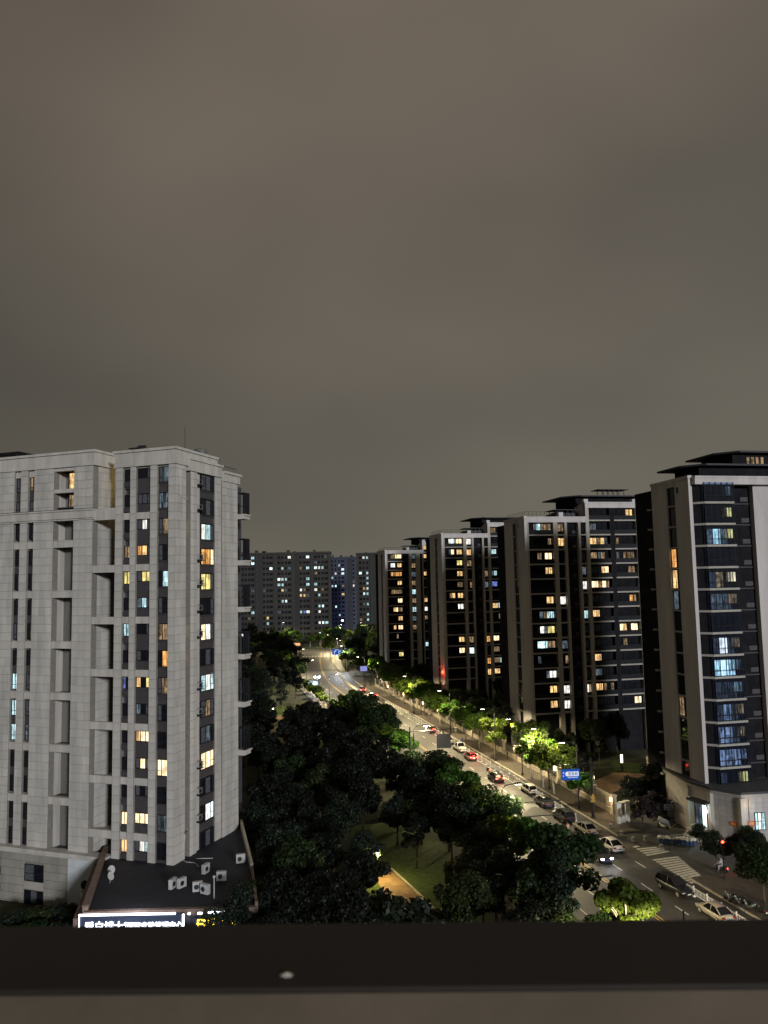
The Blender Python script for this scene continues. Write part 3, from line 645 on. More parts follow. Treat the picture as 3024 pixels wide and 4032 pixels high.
# ------------------------------------------------------------------ the dark towers in a row along the road
def dark_tower(label, loc, rot, ztop, rows, pitch, dep, segs, lights, side=True, chamfer=0.0, glazed=False, tall=None, right=30.0, bump_top=0.0):
    T = thing('apartment_tower', label, 'building', (loc[0], loc[1], 0), rot)
    zb = [ztop - 3.67 - pitch * r for r in range(rows)]       # slab band under row r
    z_low = zb[-1] - .3
    back = MB()
    x_end = max(s[2] for s in segs)
    tx = tall[0] if tall else None; th = tall[1] if tall else 0
    # core
    c = MB(); c.box(.5, (tx or right), .95, dep + 6, .0, ztop - .5)
    if tall: c.box(tx + .02, right, .95, dep + 6, 0, ztop + th - .5)
    else: c.box(x_end, right, .95, dep + 6, 0, ztop - .5)
    c.build('facade_wall', CHAR, T)
    # grey side face towards the road, with its slot of windows
    ys = dep * .33 if side else 0
    s0, s1 = dep * .36, dep * .58
    q = MB(); q.box(0, .55, .0 if not chamfer else .02, s0, 0, ztop).box(0, .55, s1, dep, 0, ztop); q.build('side_wall', GREYTILE, T)
    q = MB(); q.box(.35, .5, s0, s1, 0, ztop); q.build('slot_wall', CHAR, T)
    q = MB(); q.box(-.08, .56, s0 + .0, s1, ztop - .8, ztop + .02).box(-.12, .6, -.1, dep + .12, ztop, ztop + .45); q.build('side_parapet', GREYTILE, T)
    for r in range(rows):
        key = lights[r].get('S', 'n'); yc = (s0 + s1) / 2; wd = (s1 - s0) - .1
        window(T, .30, yc, zb[r] + .12, wd, pitch - .3, 'l', key + 'n' if key != 'n' else 'n', (.62,) if key != 'n' else (), ((.34, 0, 1),))
        q = MB(); q.box(.02, .36, s0, s1, zb[r] - .12, zb[r] + .10); q.build('slab_band', BAND, T)
    q = MB(); q.box(-.02, .05, s1 * .45, s1 * .45 + .55, ztop - 1.9, ztop - .95); q.build('vent_opening', GLASS, T)
    for kind, x0, x1 in segs:
        zt = ztop + (th if tall and x0 >= tx else 0); rr = list(range(rows))
        extra = 1 if (tall and x0 >= tx) else 0
        if kind == 'pillar':
            q = MB(); q.box(x0, x1, -.02, 1.0, 0, zt - .4); q.build('pillar', PALE, T); continue
        if kind == 'darkpillar':
            q = MB(); q.box(x0, x1, .1, 1.0, 0, zt - .4); q.build('pillar', CHAR, T); continue
        if kind == 'stone':
            q = MB(); q.box(x0, x1, .05, 1.0, 0, zt - .4); q.build('pier', GREYTILE, T); continue
        if kind == 'recess':
            q = MB(); q.box(x0, x1, 1.6, 1.8, 0, zt - .5); q.build('recess_wall', CHAR, T)
            for r in range(0, rows):
                window(T, x0 + (x1 - x0) * .3, 1.55, zb[r] + 1.0, .8, 1.3, 'f', lights[r].get('R', 'n'))
                q = MB(); q.box(x0 + (x1 - x0) * .58, x0 + (x1 - x0) * .92, .9, 1.5, zb[r] + .35, zb[r] + 1.0).box(x0, x1, .8, 1.5, zb[r] - .1, zb[r] + .05); q.build('ac_ledge', mat('ac_grille', (.055, .05, .055), .7, .3, 4), T)
            continue
        for r in range(-extra, rows):
            z = zb[r] if r >= 0 else ztop - 3.67 + pitch
            L = lights[r] if r >= 0 else lights[-1] if len(lights) > rows else {}
            ch = chamfer if (chamfer and x0 < 1) else 0
            # slab band along this part of the front
            q = MB()
            if ch: q.prism([(x0, .9), (x0, .25), (x0 + ch, -ch + .25), (x1, -ch + .25), (x1, .9)], z - .15, z + .15)
            else: q.box(x0, x1, .03, .95, z - .15, z + .15)
            q.build('slab_band', BAND, T)
            wy = .82 - ch - (.12 if ch else 0)
            if ch:
                q = MB(); q.prism([(x0, .9), (x0, .35), (x0 + ch, -ch + .82), (x1, -ch + .82), (x1, .9)], z + .15, z + pitch - .15); q.build('bay_wall', CHAR, T)
            if kind in ('bay1', 'bay2', 'bay3'):
                bw = x1 - x0; p = kind[-1]
                fl, wl = L.get('F' + p, 'n'), L.get('W' + p, 'n')
                if kind == 'bay2': wx, fx = x0 + 1.15, x0 + 3.35
                elif kind == 'bay3': fx, wx = x0 + bw - 3.4, x0 + bw - 1.15
                else: fx, wx = x0 + bw * .46 + ch * .5, x0 + bw - 1.05
                fw_ = 3.5 if glazed else 2.5
                window(T, fx - (.25 if glazed else 0), wy, z + .17, fw_, 2.35, 'f', fl if len(fl) > 1 else fl + ('n' if fl in 'nh' else fl), (.3, .68), ((.30, 0, 1),), 'french_window')
                window(T, wx, wy, z + 1.0, 1.7, 1.5, 'f', wl, (.5,))
                if glazed:
                    q = MB(); n_ = 5
                    for i in range(n_ + 1):
                        xx = x0 + ch + (x1 - x0 - ch) * i / n_; q.box(xx - .04, xx + .04, -ch + .27, -ch + .36, z + .15, z + pitch - .15)
                    q.box(x0 + ch, x1, -ch + .28, -ch + .35, z + 1.0, z + 1.07); q.build('glazing_frame', FRAME, T)
                    pm = 'bay_pane%.2f' % ((x1 - x0 - ch) / n_)
                    for i in range(n_):
                        if pm not in _MC:
                            b = MB(); hw = (x1 - x0 - ch) / n_ / 2 - .045; b.box(-hw, hw, 0, .02, 0, pitch - .32); _MC[pm] = b.mesh('pane', glassmat('balcony_glass', (.78, .86, .98), .04))
                        link('pane', _MC[pm], T, (x0 + ch + (x1 - x0 - ch) * (i + .5) / n_, -ch + .30, z + .16))
                else:
                    q = MB(); q.box(x0, x1, .10, .13, z + .15, z + 1.05).box(x0, x1, .06, .17, z + 1.05, z + 1.1)
                    for i in range(5): xx = x0 + .04 + (x1 - x0 - .08) * i / 4; q.box(xx - .03, xx + .03, .07, .16, z + .15, z + pitch - .15)
                    q.build('balcony_rail', mat('rail_glass', (.012, .013, .016), .5, .2, spec=.08), T)
            else:
                k_ = kind[1:]          # 'n1' .. narrow window column
                wl = L.get('N' + k_, 'n'); bw = x1 - x0
                window(T, (x0 + x1) / 2, wy - .3, z + .75, bw - .12, 1.75, 'f', wl if len(wl) > 1 else wl + ('n' if wl == 'n' else wl), (.5,))
    # top beams
    q = MB(); q.box(-.0 + .56, (tx if tall else x_end) , -.06 - chamfer * .6, 1.1, ztop - .95, ztop).box(.56, (tx if tall else right), -.15 - chamfer * .6, 1.2, ztop, ztop + .3); q.build('parapet', GREYTILE, T)
    if tall:
        q = MB(); q.box(tx, x_end, -.06, 1.1, ztop + th - .95, ztop + th).box(tx - .1, right, -.15, 1.2, ztop + th, ztop + th + .35).box(tx, tx + .5, .0, 5, ztop - .9, ztop + th); q.build('parapet', GREYTILE, T)
    return T, zb

D_L = [dict(F1='hcd', W1='d', N1='d', W2='g'), dict(W1='nd', N1='w', W2='w', F2='dwg', F3='dnn'), dict(W1='W', F1='ndn', W2='d', F2='gdn', W3='d', F3='hnd', N3='b'),
       dict(W1='w', F2='nwW', W3='d', N3='c', N2='g'), dict(W2='W', F2='dWd', N2='k'), dict(W1='w', N1='k', W3='od'), dict(W1='c', F1='ngd', N2='c', W2='w'),
       dict(W1='y', F1='hkg', F3='Wwn', W3='W', N3='w'), dict(F1='CCc', W1='d', N1='g', F3='ndn', N3='k'), dict(F1='gnn', W2='w', N1='nd'), dict(W1='k', W2='g', F1='nng'), dict(W1='w', N1='k', N2='kd', W2='w', F2='dnd'),
       dict(W1='w', N1='k', W3='W'), dict(), dict(W3='w')]
D_SEG = [('pillar', .56, .95), ('bay1', .95, 6.6), ('pillar', 6.6, 7.6), ('n1', 7.6, 9.2), ('pillar', 9.2, 9.8), ('recess', 9.8, 12.4), ('pillar', 12.4, 12.95), ('n2', 12.95, 14.2), ('pillar', 14.2, 15.0),
         ('bay2', 15.0, 20.0), ('darkpillar', 20.0, 21.0), ('bay3', 21.0, 26.2), ('pillar', 26.2, 27.0), ('n3', 27.0, 28.6), ('pillar', 28.6, 29.2)]
TD, zD = dark_tower('dark glazed tower with warm lit windows, taller at its far half, between two neighbours', (29.9, 164), R(12), 49.8, 13, 3.13, 12, D_SEG, D_L + [dict(W3='w')], tall=(14.2, 3.15), right=34, glazed=False)
C_L = [dict(F1='kCh', W1='W', N1='k'), dict(F1='hWn', W1='w', N1='w', W2='c'), dict(W1='y', N1='d'), dict(W1='w', W2='gc', N2='d'), dict(W1='d', N1='nd', W2='b', N2='g'), dict(F1='dwn', W1='w'),
       dict(W1='k', W2='w', F2='ckc'), dict(F2='dgn'), dict(), dict(W1='w', N1='d', N2='o', W2='W'), dict(W1='W', N1='C', W2='d'), dict(N2='o', W2='d', F2='cnn'), dict(N2='w', W2='w'), dict()]
C_L[3]['R'] = 'k'
TC, zC = dark_tower('dark glazed tower with a red light at its foot', (16.4, 222), R(13), 50.2, 13, 3.14, 12, D_SEG, C_L + [dict(W2='d')], tall=(14.2, 3.15), right=33)
B_L = [dict(F1='ddy', W1='W', N1='g', W2='w'), dict(F1='kCn', W1='w', N1='d'), dict(F1='odo', W1='o', N1='g', W2='w'), dict(W1='w', N1='d'), dict(F1='ddd', W1='d', N1='c'), dict(W1='W', N1='d', W2='w'), dict(F1='nwW', W1='d', N1='c', W2='k'),
       dict(W1='w', N1='g', W2='d'), dict(F1='nwn', W1='W', N1='d'), dict(F1='nnd'), dict(W2='c'), dict(W1='y'), dict(), dict()]
B_SEG = [('pillar', .56, .9), ('bay1', .9, 6.5), ('recess', 6.5, 8.9), ('pillar', 8.9, 9.8), ('n1', 9.8, 11.4), ('pillar', 11.4, 13.0), ('recess', 13.0, 13.9), ('pillar', 13.9, 14.2), ('bay2', 14.2, 19.4), ('pillar', 19.4, 20.2), ('n2', 20.2, 21.6)]
TB, zBb = dark_tower('dark tower farthest down the road, with a lit window column between two pale piers', (0.0, 274), R(14), 47.9, 13, 3.14, 11, B_SEG, B_L + [dict(W2='w')], tall=(13.9, 3.0), right=26)
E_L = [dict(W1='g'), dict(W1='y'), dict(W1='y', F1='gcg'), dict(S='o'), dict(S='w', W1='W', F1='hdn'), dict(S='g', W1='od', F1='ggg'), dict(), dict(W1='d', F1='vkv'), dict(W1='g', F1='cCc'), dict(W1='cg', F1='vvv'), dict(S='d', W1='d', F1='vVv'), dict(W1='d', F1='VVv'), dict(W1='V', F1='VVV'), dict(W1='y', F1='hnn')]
E_SEG = [('bay1', .56, 6.7), ('pillar', 6.7, 6.95), ('recess', 6.95, 10.7), ('stone', 10.7, 14), ('bay2', 14, 19.5), ('stone', 19.5, 23)]
TE, zE = dark_tower('nearest dark tower with blue glazed bay windows above a stone podium', (44.9, 112.6), R(11.5), 51.0, 14, 3.16, 10.2, E_SEG, E_L, chamfer=1.3, glazed=True, right=24)
# balcony ends that stick out behind the grey side face
for T, zs in ((TE, zE),):
    for z in zs:
        q = MB(); q.box(-.55, .3, 10.22, 10.8, z - .14, z + .14); q.build('slab_band', BAND, T)
    q = MB(); q.box(-.1, .5, 10.22, 13, 0, 49); q.build('rear_wall', CHAR, T)

# roofs: set-back penthouses with thin overhanging slabs, pergolas, railings
def roof(T, zt, x0, x1, y0, y1, h, over=1.6, tilt=0.0, pergola=None, rail=None):
    q = MB(); q.box(x0, x1, y0, y1, zt, zt + h); q.build('penthouse', CHAR, T)
    q = MB(); q.prism([(x0 - over * 1.8, y0 + 1.5), (x0 + .5, y0 - over), (x1 + over, y0 - over), (x1 + over, y1 + over), (x0 - over * 1.8, y1 + over)], zt + h, zt + h + .28); q.build('roof_slab', ROOFD, T)
    if pergola:
        a, b, c, d, hh = pergola; q = MB()
        for xx in np.linspace(a, b, 5): q.box(xx - .06, xx + .06, c, c + .12, zt - .2, zt + hh).box(xx - .06, xx + .06, d - .12, d, zt - .2, zt + hh)
        q.box(a - .5, b + .5, c - .4, d + .4, zt + hh, zt + hh + .14); q.build('pergola', ROOFD, T)
    if rail:
        q = MB(); pts = rail; 
        for i in range(len(pts) - 1):
            a = Vector(pts[i]); b = Vector(pts[i + 1]); n = max(1, int((b - a).length / .9))
            for k in range(n): p = a.lerp(b, k / n); q.tube([p, p + Vector((0, 0, 1.0))], .022, 4)
            q.tube([a + Vector((0, 0, 1)), b + Vector((0, 0, 1))], .03, 4); q.tube([a + Vector((0, 0, .5)), b + Vector((0, 0, .5))], .02, 4)
        q.build('roof_railing', METALD, T)
for T, z, th in ((TD, 49.8, 3.15), (TC, 50.2, 3.15), (TB, 47.9, 3.0)):
    roof(T, z + th - .2, 13.8, 28, 3.5, 14, 2.0, 1.5, rail=[(.3, 11, z + .4), (.3, .3, z + .4), (8.5, .2, z + .3)])
    q = MB()
    for xx in np.linspace(8.8, 12.5, 4): q.box(xx - .06, xx + .06, 2.4, 2.55, z, z + 1.9).box(xx - .06, xx + .06, 6.4, 6.55, z, z + 1.9)
    q.box(7.9, 13.2, 1.9, 7, z + 1.9, z + 2.05).box(9, 14, 3.2, 9, z, z + 1.4); q.build('pergola', ROOFD, T)
    for a, b, c_ in ((8.0, .31, 1.25), (14.0, th + .36, th + 1.0), (25.6, th + .36, th + 1.0)): q = MB(); q.box(a, a + 1.0, .0, 1.1, z + b, z + c_); q.build('parapet_block', GREYTILE, T)
q = MB()
for xx in np.linspace(21.5, 26.5, 5): q.box(xx - .06, xx + .06, 5, 5.12, 55.2, 56.6).box(xx - .06, xx + .06, 8, 8.12, 55.2, 56.6)
q.box(20, 27.5, 4.6, 8.4, 56.6, 56.75); q.build('pergola', ROOFD, TD)
roof(TE, 51.3, 3.9, 24, 3.0, 9.5, 2.0, 1.3)
roof(TE, 53.55, 10.5, 20, 4.0, 12, 2.0, 1.2)
q = MB()
for i in range(4): q.box(13.0 + i * .8, 13.5 + i * .8, 3.93, 3.98, 53.9, 55.0)
q.build('penthouse_window', LIT['d'], TE)

# podium of the near tower
EM = Matrix.Translation((44.9, 112.6, 0)) @ Matrix.Rotation(R(11.5), 4, 'Z'); EI = EM.inverted()
def el(x, y, z=0): return EI @ Vector((x, y, z))
PA, PB, PC, PD, PE = (42.75, 122.3), (43.2, 114.8), (44.9, 111.0), (47.8, 108.0), (70, 110.6)
PZ = 7.2
pw = [PA, PB, PC, PD, PE, (70, 130), (43, 132)]
q = MB(); q.prism([tuple(el(*p)[:2]) for p in pw], 0, PZ - .3); q.build('podium_wall', JOINT, TE)
q = MB(); q.prism([tuple(el(*p)[:2]) for p in [(42.5, 122.4), (42.95, 114.7), (44.7, 110.75), (47.7, 107.7), (70, 110.3), (70, 130), (43, 132)]], PZ - .3, PZ); q.build('podium_cornice', mat('podium_edge', (.05, .05, .055), .8, .2), TE)
q = MB(); q.prism([tuple(el(*p)[:2]) for p in [(42.6, 122.4), (43.1, 114.75), (44.82, 110.9), (47.75, 107.85), (70, 110.45), (70, 130), (43, 132)]], PZ - .75, PZ - .3); q.build('podium_frieze', PALE, TE)
PST = mat('podium_panel', (.36, .34, .33), .85, .16, .8, rand=.08, streak=True)
def wall_panels(a, b, z0, z1, pw_, ph, skip=()):
    a = Vector((*a, 0)); b = Vector((*b, 0)); L_ = (b - a).length; d = (b - a).normalized(); n = Vector((d.y, -d.x, 0)); nx = max(1, round(L_ / pw_)); nz = max(1, round((z1 - z0) / ph)); wx = L_ / nx; hz = (z1 - z0) / nz
    rz = math.atan2(d.y, d.x) - R(11.5); k = ('ep', round(wx, 2), round(hz, 2))
    if k not in _MC: q = MB(); q.box(-wx / 2 + .015, wx / 2 - .015, -.05, .002, .015, hz - .015); _MC[k] = q.mesh('stone_panel', PST)
    for i in range(nx):
        for j in range(nz):
            s = (i + .5) * wx; z = z0 + j * hz
            if any(s0 < s < s1 and zz0 < z + hz / 2 < zz1 for s0, s1, zz0, zz1 in skip): continue
            p = a + d * s; link('stone_panel', _MC[k], TE, el(p.x, p.y, z), rz)
wall_panels(PA, PB, 0, PZ - .76, .95, .71); wall_panels(PB, PC, 0, PZ - .76, 1.04, .71, skip=[(1.0, 3.9, -1, 5.0)])
wall_panels(PC, PD, 0, PZ - .76, 1.04, .71); wall_panels(PD, PE, 0, PZ - .76, 1.0, .71, skip=[(1.7, 3.4, 2.1, 4.5)])
# pilasters
for (x, y) in (PB, PC, PD):
    q = MB(); p = el(x, y); q.box(p.x - .35, p.x + .35, p.y - .35, p.y + .35, 0, PZ - .77); q.build('pilaster', PALE, TE)
# lit entrance with its canopy
d_ = (Vector((*PC, 0)) - Vector((*PB, 0))).normalized(); rz_e = math.atan2(d_.y, d_.x) - R(11.5)
en = link('entrance', None, TE, el(PB[0] + .62 * (PC[0] - PB[0]), PB[1] + .62 * (PC[1] - PB[1]), 1.5), rz_e); en.empty_display_size = .1
DW = emit('entrance_glow', (.78, 1.0, .95), 2.4)
q = MB(); q.box(-1.2, -.2, -.12, -.07, .1, 2.9); q.build('door_glass', LIT['g'], en)
q = MB(); q.box(.05, .75, -.14, -.07, .05, 3.1); q.build('light_box', DW, en)
q = MB(); q.lathe([(.42, 0), (.42, .08)], 18); o = q.build('round_light_sign', emit('round_sign', (1, 1, 1), 5), en, (.95, -.35, 2.35)); o.rotation_euler = (R(90), 0, R(-30))
q = MB(); q.box(1.0, 1.22, -.16, -.07, .2, 1.9); q.build('red_notice_strip', mat('red_strip', (.35, .05, .04), .6), en)
q = MB(); q.box(-1.35, -1.2, -.14, -.06, 0, 3.2).box(-.2, .05, -.14, -.06, 0, 3.2).box(.75, 1.0, -.14, -.06, 0, 3.2); q.build('door_frame', FRAME, en)
q = MB(); q.box(-1.7, 1.5, -1.1, -.06, 3.35, 3.62).box(-1.8, 1.6, -1.2, -1.1, 3.3, 3.7); q.build('canopy', ROOFD, en)
q = MB(); q.box(-1.5, 1.4, -1.3, -.08, -1.5, -.02).box(-1.5, 1.4, -1.7, -1.3, -1.5, -.4).box(-1.5, 1.4, -2.1, -1.7, -1.5, -.8).box(-1.5, 1.4, -2.5, -2.1, -1.5, -1.15); q.build('steps', PST, en)
lamp(en, (.5, -1.0, 2.6), 160, (.75, 1.0, .93), .2)
# window with cool light in the front wall, two orange plates
PD3, PC3 = Vector((*PD, 0)), Vector((*PC, 0)); fd = (Vector((*PE, 0)) - PD3).normalized(); rz_f = math.atan2(fd.y, fd.x) - R(11.5)
p = PD3 + fd * 2.5; wn = window(TE, 0, 0, 2.1, 1.5, 2.35, 'f', 'ckc', (.3, .62), ((.5, 0, 1),)); wn.location = el(p.x, p.y - .12, 2.1); wn.rotation_euler = (0, 0, rz_f)
lamp(TE, el(p.x - 1.0, p.y - 2.4, 4.6), 110, (.85, .93, 1.0), .3)
OR = mat('orange_plate', (.55, .10, .03), .6, .1)
def plate(P, rz, w_, h_, txt):
    o = link('orange_plate', None, TE, el(*P), rz); q = MB(); q.box(-w_ / 2, w_ / 2, -.03, .0, 0, h_); q.build('plate', OR, o)
    strokes(o, -w_ * .38, h_ * .25, w_ * .76, h_ * .45, 4, emit_off, -.031, 8)
emit_off = mat('plate_lettering', (.75, .62, .3), .6, .05)
p = PD3 + fd * 1.2; plate((p.x, p.y - .1, 2.7), rz_f, .95, .7, '\u6ce8\u610f\n\u5b89\u5168')
d2 = (PD3 - PC3).normalized(); p = PC3.lerp(PD3, .72); plate((p.x - .06, p.y - .06, 2.5), math.atan2(d2.y, d2.x) - R(11.5), .95, .6, '\u6ce8\u610f')
q = MB(); q.tube([tuple(el(48.3, 107.9, 0)), tuple(el(48.3, 107.9, 6.4))], .08, 8).tube([tuple(el(48.8, 107.96, 0)), tuple(el(48.8, 107.96, 6.4))], .06, 8); q.build('drain_pipe', PALE, TE)
lamp(TE, el(48.6, 107.2, 5.6), 25, (1, .72, .35), .1)

# ------------------------------------------------------------------ far blocks at the end of the road
FARW = mat('far_wall', (.040, .038, .035), .9, .18, .05, streak=True); FARD = mat('far_wall_dark', (.03, .03, .03), .9, .18, .05)
FARB = mat('far_wall_blue', (.045, .05, .07), .9, .15, .05)
_fm = {}
def far_window(T, x, z, w_, h_, key, y=-.05):
    k = (round(w_, 2), round(h_, 2), key)
    if k not in _fm:
        q = MB(); t = .09; q.box(-w_/2, -w_/2 + t, -.08, .06, 0, h_).box(w_/2 - t, w_/2, -.08, .06, 0, h_).box(-w_/2 + t, w_/2 - t, -.08, .06, 0, t).box(-w_/2 + t, w_/2 - t, -.08, .06, h_ - t, h_).box(-.05, .05, -.07, .05, t, h_ - t)
        b = MB(); b.box(-w_/2 + t, w_/2 - t, 0, .03, t, h_ - t); _fm[k] = (q.mesh('window', FRAME), b.mesh('pane', pane_mat(key)))
    o = link('window', _fm[k][0], T, (x, y, z)); link('pane', _fm[k][1], o, (0, 0, 0))
def far_block(label, x0, x1, y, z1, wall, ncols, rows, lits, rot=0.0, seed=3, bays=5):
    T = thing('apartment_block', label, 'building', (x0, y, 0), rot); Wd = x1 - x0; rr = random.Random(seed)
    q = MB(); q.box(0, Wd, .3, 14, 0, z1 - 1.2); q.build('wall', wall, T)
    q = MB(); q.box(-.3, Wd + .3, -.5, 14.3, z1 - 1.2, z1 - .4).box(-.2, Wd + .2, -.3, 14.2, z1 - .4, z1).box(-.1, Wd + .1, -.35, .3, z1 - 8.6, z1 - 8.1); q.build('cornice', wall, T)
    q = MB()
    for i in range(7): xx = rr.uniform(2, Wd - 2); q.box(xx, xx + rr.uniform(.5, 2.5), 3, 5, z1, z1 + rr.uniform(.5, 1.8))
    q.build('roof_clutter', ROOFD, T)
    bw = Wd / bays
    for b in range(bays + 1):
        q = MB(); xx = min(max(b * bw, .5), Wd - .5); q.box(xx - .7, xx + .7, -.25, .3, 0, z1 - 1.2); q.build('pilaster', wall, T)
        if b < bays and b % 2 == 1: q = MB(); q.box(b * bw + .7, b * bw + bw * .34, .06, .3, 0, z1 - 1.2); q.build('recess_wall', FARD, T)
    pit = (z1 - 4.2 - 1.0) / rows
    for c in range(ncols):
        b = c * bays // ncols; nb = [k for k in range(ncols) if k * bays // ncols == b]; j = nb.index(c)
        xx = b * bw + 1.4 + (bw - 2.8) * (j + .5) / len(nb)
        w_ = (1.9, 1.35, 1.35, 2.1)[c % 4]
        for r in range(rows):
            z = z1 - 4.2 - r * pit
            k = lits.get((c, r)) or ('n' if rr.random() > .13 else rr.choice('ccCkgd'))
            far_window(T, xx, z, w_, 1.75, k, .27)
            if c % 4 == 0:
                pass
    q = MB()
    for c in range(0, ncols, 4):
        b = c * bays // ncols; nb = [k for k in range(ncols) if k * bays // ncols == b]; j = nb.index(c); xx = b * bw + 1.4 + (bw - 2.8) * (j + .5) / len(nb)
        for r in range(rows): z = z1 - 4.2 - r * pit; q.box(xx - 1.4, xx + 1.4, -.5, .3, z - .7, z - .45)
    stuff(q.build('balcony_slab', wall, T))
    return T
FL = {(3, 0): 'c', (4, 0): 'c', (3, 1): 'C', (4, 1): 'c', (16, 2): 'C', (17, 2): 'k', (18, 2): 'c', (9, 2): 'c', (13, 2): 'd', (8, 4): 'C', (9, 4): 'k', (10, 4): 'c', (8, 5): 'c', (9, 5): 'c', (9, 6): 'y', (13, 6): 'k', (13, 7): 'w', (14, 7): 'w', (17, 7): 'c', (9, 8): 'c', (17, 9): 'c', (18, 9): 'C', (13, 10): 'c', (14, 10): 'b', (12, 11): 'k', (17, 12): 'k', (18, 12): 'C', (6, 11): 'y', (6, 12): 'c', (4, 10): 'c', (3, 10): 'c'}
far_block('long far apartment block with many small cool lit windows', -94.5, -35.5, 496, 57.8, FARW, 20, 15, FL, 0.0, 3, 5)
far_block('bluish far block set back behind the treetops', -46, -17, 625, 58.5, FARB, 8, 16, {(3, 2): 'C', (4, 2): 'y', (3, 3): 'C', (3, 8): 'w', (4, 8): 'w'}, 0.0, 5, 2)
far_block('narrow far block beside the road end with one column of lit stair windows', -19.5, 10, 525, 57.6, FARW, 9, 15, {(2, r): 'c' for r in (3, 4, 5, 6, 7, 9, 11, 12)} | {(1, 6): 'o', (1, 7): 'C', (2, 0): 'c'}, 0.0, 9, 3)

# ------------------------------------------------------------------ trees
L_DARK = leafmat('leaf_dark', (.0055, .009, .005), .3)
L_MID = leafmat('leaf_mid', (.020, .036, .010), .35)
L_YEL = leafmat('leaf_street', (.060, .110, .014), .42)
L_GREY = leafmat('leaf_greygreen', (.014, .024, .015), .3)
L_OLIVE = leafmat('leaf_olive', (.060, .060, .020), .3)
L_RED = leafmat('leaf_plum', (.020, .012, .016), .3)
BARK = mat('bark', (.07, .055, .042), .9, .35, 4, bump=.4)
WBARK = mat('whitewashed_bark', (.36, .34, .29), .9, .3, 3, bump=.3)
def crown_mesh(seed, shape, n, m, size=(.17, .34)):
    r = np.random.default_rng(seed)
    kind, rx, rz_, zc = shape
    nl = {'round': 26, 'oval': 24, 'cone': 30, 'loose': 20, 'shrub': 12}[kind]
    C_ = []
    while len(C_) < nl:
        p = r.uniform(-1, 1, 3); d = np.linalg.norm(p)
        if d > 1 or d < .38: continue
        if kind == 'cone':
            k = (1 - (p[2] + 1) / 2 * .85); p[0] *= k; p[1] *= k
        elif kind == 'loose': p[2] = p[2] * .8
        elif p[2] < -.55: continue
        C_.append(p * np.array([rx, rx, rz_]) * r.uniform(.78, 1.05))
    C_ = np.array(C_); lr = np.array([.42 * rx * r.uniform(.6, 1.15) * (.75 if kind in ('loose', 'cone') else 1) for _ in C_])
    w_ = lr ** 2; w_ /= w_.sum(); idx = r.choice(nl, n, p=w_)
    d = r.normal(size=(n, 3)); d /= np.linalg.norm(d, axis=1)[:, None]
    rad = lr[idx] * (r.uniform(0, 1, n) ** .35); pos = C_[idx] + d * rad[:, None] * np.array([1.1, 1.1, .75]) + np.array([0, 0, zc])
    # leaf frames: normal mostly outward and up
    nn = d * .6 + np.array([0, 0, .55]) + r.normal(size=(n, 3)) * .5; nn /= np.linalg.norm(nn, axis=1)[:, None]
    t = np.cross(nn, r.normal(size=(n, 3))); t /= np.linalg.norm(t, axis=1)[:, None]; b = np.cross(nn, t)
    s = r.uniform(size[0], size[1], n)[:, None]; L = s * 1.5
    v0 = pos - t * L * .5; v1 = pos + b * s * .5 + nn * s * .12; v2 = pos + t * L * .5 - nn * s * .1; v3 = pos - b * s * .5 + nn * s * .12
    V = np.stack([v0, v1, v2, v3], 1).reshape(-1, 3)
    me = bpy.data.meshes.new('crown'); me.vertices.add(len(V)); me.vertices.foreach_set('co', V.ravel().astype(np.float32))
    me.loops.add(n * 4); me.loops.foreach_set('vertex_index', np.arange(n * 4, dtype=np.int32))
    me.polygons.add(n); me.polygons.foreach_set('loop_start', (np.arange(n) * 4).astype(np.int32)); me.polygons.foreach_set('loop_total', np.full(n, 4, np.int32))
    me.update(calc_edges=True); me.materials.append(m)
    return me, C_ + np.array([0, 0, zc])
def trunk_mesh(seed, lobes, h0, r_, m):
    q = MB(); r = random.Random(seed); fork = Vector((r.uniform(-.2, .2), r.uniform(-.2, .2), h0))
    q.tube([(0, 0, -.15), (fork.x * .3, fork.y * .3, h0 * .5), tuple(fork)], [r_ * 1.25, r_ * .95, r_ * .75], 7)
    zt = max(l[2] for l in lobes)
    q.tube([tuple(fork), (fork.x + r.uniform(-.3, .3), fork.y + r.uniform(-.3, .3), (h0 + zt) / 2), (fork.x, fork.y, zt)], [r_ * .75, r_ * .5, r_ * .12], 6)
    for l in list(lobes)[::2]:
        a = Vector(fork) + Vector((0, 0, r.uniform(0, (zt - h0) * .4))); l = Vector(l)
        mid = a.lerp(l, .5) + Vector((0, 0, .25)); q.tube([a, mid, l], [r_ * .42, r_ * .25, r_ * .06], 5)
    return q.mesh('trunk', m, True)
PROTO = {}
def proto(nm, seeds, shape, n, m, h0, tr, bark=BARK, size=(.17, .34)):
    PROTO[nm] = []
    for s in seeds:
        me, lob = crown_mesh(s, shape, n, m, size); PROTO[nm].append((me, trunk_mesh(s, lob, h0, tr, bark)))
proto('dark', (1, 2, 3), ('round', 3.0, 3.0, 5.6), 6500, L_DARK, 2.4, .20)
proto('mid', (11, 12), ('round', 3.0, 2.8, 5.4), 6500, L_MID, 2.4, .20)
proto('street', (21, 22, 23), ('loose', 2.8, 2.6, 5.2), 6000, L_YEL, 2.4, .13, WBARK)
proto('grey', (31, 32), ('round', 2.9, 2.7, 5.0), 7000, L_GREY, 2.0, .18, size=(.13, .28))
proto('oval', (41, 42), ('oval', 2.1, 3.6, 5.4), 6000, L_DARK, 1.8, .18)
proto('cone', (51, 52), ('cone', 2.2, 4.3, 4.9), 6000, L_GREY, .8, .16, size=(.12, .26))
proto('olive', (61,), ('loose', 2.3, 2.2, 4.2), 3800, L_OLIVE, 1.8, .10)
proto('plum', (71,), ('oval', 1.8, 2.4, 3.6), 4500, L_RED, 1.2, .10)
